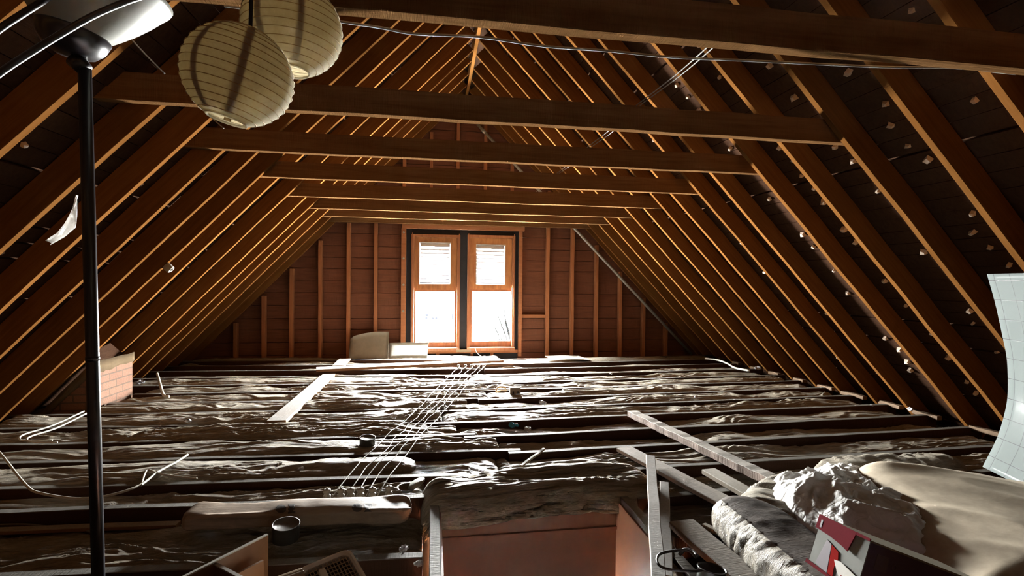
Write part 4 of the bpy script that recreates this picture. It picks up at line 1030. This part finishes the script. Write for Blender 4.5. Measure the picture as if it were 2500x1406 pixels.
def ringloft(rings, name, mat, parent, capend=True):
    k = len(rings[0]); vs = [tuple(p) for r_ in rings for p in r_]; fs = []
    for i in range(len(rings)-1):
        for j in range(k): fs.append((i*k+j, i*k+(j+1) % k, (i+1)*k+(j+1) % k, (i+1)*k+j))
    if capend: fs.append(tuple(range(k-1, -1, -1)));
    if capend: fs.append(tuple((len(rings)-1)*k+j for j in range(k)))
    return wobj(name, vs, fs, mat, parent, False)
ringloft([rrect(-.012, .192, -.012, .20, .04, -.10), rrect(-.004, .184, -.006, .194, .034, -.012), rrect(.0, .18, .0, .19, .03, .002), rrect(.008, .172, .008, .182, .026, .003), rrect(.014, .166, .014, .176, .022, -.004), rrect(.016, .164, .016, .174, .02, -.02)], 'heater_case', M_fanw, fh)
mb = MB(); 
for k in range(1, 14):
    u = .012+.156*k/14; mb.tube([P2(u, .013, -.008), P2(u, .177, -.008)], .0016, 5)
for k in range(1, 10):
    v = .012+.166*k/10; mb.tube([P2(.013, v, -.0075), P2(.167, v, -.0075)], .0016, 5)
mb.build('grille', M_rib, fh)
ringloft([rrect(.016, .164, .016, .174, .018, -.019), rrect(.016, .164, .016, .174, .018, -.0185)], 'dark_interior', M_fand, fh)
q0 = [P2(.105, .05, .0), P2(.125, .05, .0), P2(.125, .19, .0), P2(.105, .19, .0)]; q1 = [p+N_*.012 for p in q0]
MB().hexa(q0+q1).build('vent_bar', M_fanw, fh)

# ------------------------------------------------------------------ tins, block, scraps
def tin(px, py, y, r_, h, label, mat=M_tin):
    p = at(px, py, 1, y)
    o = MB().lathe([(0, 0), (r_, 0), (r_, h-.003), (r_*1.03, h), (r_*.96, h), (r_*.95, h-.004), (0, h-.005)], (p.x, p.y, p.z-h), (.06, -.10, 1), 26).build('tin_can', mat, None, True)
    return tag(o, label, 'can')
tin(896, 1066, 3.62, .052, .085, 'dark tin standing in a joist bay among the knob wires')
tin(697, 1276, 2.36, .056, .07, 'dark tin standing in the bay below the rolled batt')
p = at(1003, 1190, 2, .03); ds = thing('tin_dish', (p.x, p.y, .0), 'small open tin dish with its lid ajar, at the end of the knob row', 'dish')
MB().lathe([(0, .0), (.03, 0), (.052, .022), (.055, .024), (.05, .022), (.03, .004), (0, .004)], (p.x-.02, p.y, .012), (0, 0, 1), 24).build('dish_bowl', M_tin, ds, True)
MB().lathe([(0, 0), (.05, 0), (.05, .004), (0, .004)], (p.x+.03, p.y+.01, .045), (-.5, -.1, 1), 24).build('dish_lid', M_pale2, ds, True)
p = at(1257, 961, 2, .0); q = thing('wood_block', (p.x, p.y, .0), 'small pale box with two dark holes, sitting on a joist', 'box')
o = MB().box(p.x-.055, p.x+.055, p.y-.03, p.y+.03, .002, .068).build('box_body', M_pale, q)
for dx in (-.028, .02): MB().box(p.x+dx, p.x+dx+.014, p.y-.0315, p.y-.02, .006, .03).build('hole', M_void, o)
p = at(1222, 960, 2, .0)
cable('wire_curl', [(p.x-.05, p.y-.02, .02), (p.x-.03, p.y, .06), (p.x+.03, p.y, .065), (p.x+.06, p.y-.01, .03), (p.x+.0, p.y-.03, .035), (p.x-.04, p.y-.03, .02)], .007, M_ring, 'brown cord coil beside the small pale box', 'cord')
def scrap(px, py, z, s, seed, mat, label, cat='scrap', group=None):
    p = at(px, py, 2, z); r = random.Random(seed); bm = bmesh.new(); bmesh.ops.create_icosphere(bm, subdivisions=3, radius=s)
    for v in bm.verts:
        c = v.co; k = .65+.55*float(facet(np.array([c.x/s*1.6+seed]), np.array([c.y/s*1.6+c.z/s*1.3]), seed)[0]); v.co = Vector((c.x*k*1.5, c.y*k, c.z*k*.75))
    me = bpy.data.meshes.new('scrap'); bm.to_mesh(me); bm.free()
    m = Matrix.Translation((p.x, p.y, z+s*.25)) @ Matrix.Rotation(r.uniform(0, 6), 4, 'Z')
    return tag(link('paper_scrap' if mat is not M_blue else 'blue_scrap', me, mat, None, m), label, cat, group)
where = [(2222, 1000, .03, .045, 'at a rafter foot on the pipe side'), (2130, 990, .02, .025, 'beside the second-last rafter foot'), (1045, 1095, .02, .035, 'under the knob wires near the middle'), (870, 1090, .0, .03, 'beside the dark tin'),
         (735, 1145, .0, .028, 'behind the front row of knobs'), (683, 1135, .0, .03, 'left of the front knob row'), (1166, 943, .03, .05, 'under the far wires'), (1378, 952, .02, .05, 'on a joist right of the small box'),
         (1325, 985, .02, .05, 'in a middle bay right of the box'), (1700, 970, .02, .03, 'in a bay on the pipe side'), (960, 1018, .03, .05, 'in the bay below the long plank'), (1850, 900, .03, .06, 'at the cable by the pipe-side eaves'), (1493, 913, .03, .035, 'tied on a far joist'),
         (340, 935, .03, .06, 'beside the chimney'), (460, 1028, .03, .05, 'on the bays in front of the chimney'), (1290, 1050, .03, .045, 'next to the blue wrapper'), (1020, 1378, .0, .03, 'by the hatch trimmer'), (985, 1345, .02, .04, 'on the front joist by the hatch')]
for i, (px, py, z, s, w) in enumerate(where): scrap(px, py, z, s*.6, i+1, M_paper, 'crumpled white paper scrap '+w, 'scrap', 'paper scraps')
scrap(1252, 1040, .03, .03, 50, M_blue, 'small blue wrapper on the wrinkled insulation')
p = at(1088, 1365, 2, -.1)

# ------------------------------------------------------------------ seen through the panes
M_out = plain('white_render_wall', (.9, .9, .88), .9, .1); M_dark = plain('dark_far_glass', (.0016, .0018, .0022), .9, .0); M_twig = plain('black_bark', (.0006, .0006, .0006), 1, .0)
q = at(1054, 773, 1, 120); hz = q.z
nb = thing('neighbouring_building', (q.x, 124, hz-16), 'pale building far outside, its dark windows showing through the pane', 'building')
MB().box(q.x-5, q.x+9, 120, 128, hz-16, hz+2.2).build('outer_wall', M_out, nb)
MB().prism([(q.x-5.4, hz+2.2), (q.x+9.4, hz+2.2), (q.x+2, hz+5.5)], 119.6, 128.4).build('roof', M_out, nb)
for (a, b, c, d) in ((1038, 1046, 766, 772), (1050, 1053, 766, 772), (1056, 1059, 767, 772), (1063, 1066, 767, 772), (1038, 1044, 774, 780), (1047, 1050, 775, 778), (1054, 1060, 774, 779), (1062, 1068, 774, 780), (1103, 1106, 765, 780)):
    p0, p1 = at(a, c, 1, 119.9), at(b, d, 1, 119.9); MB().box(p0.x, p1.x, 119.93, 120.02, p1.z, p0.z).build('dark_window', M_dark, nb)
rt_ = random.Random(21); tr_ = thing('bare_tree', (at(1232, 830, 1, 14).x+.35, 14, -3.0), 'bare dark twigs of a tree outside the window nearest the pipe', 'tree')
mb = MB(); b0 = at(1262, 900, 1, 14); mb.tube([(b0.x, 14, -3), (b0.x-.02, 14, b0.z), (b0.x-.1, 14, b0.z+1.2)], [.05, .03, .012], 7)
mb.build('trunk', M_twig, tr_)
for (x0_, y0_, x1_, y1_) in ((1240, 850, 1222, 795), (1225, 835, 1245, 778), (1215, 828, 1232, 800), (1250, 860, 1238, 790), (1232, 760, 1222, 735), (1212, 765, 1196, 785), (1235, 790, 1228, 770), (1205, 800, 1190, 790)):
    P = [at(x0_+(x1_-x0_)*t+rt_.uniform(-3, 3), y0_+(y1_-y0_)*t, 1, 14+rt_.uniform(-.1, .1)) for t in (0, .3, .6, 1)]
    P.insert(0, Vector((b0.x-.03, 14, b0.z+rt_.uniform(-.1, .2))))
    MB().tube(P, [.02, .018, .016, .014, .010], 5).build('twig', M_twig, tr_)
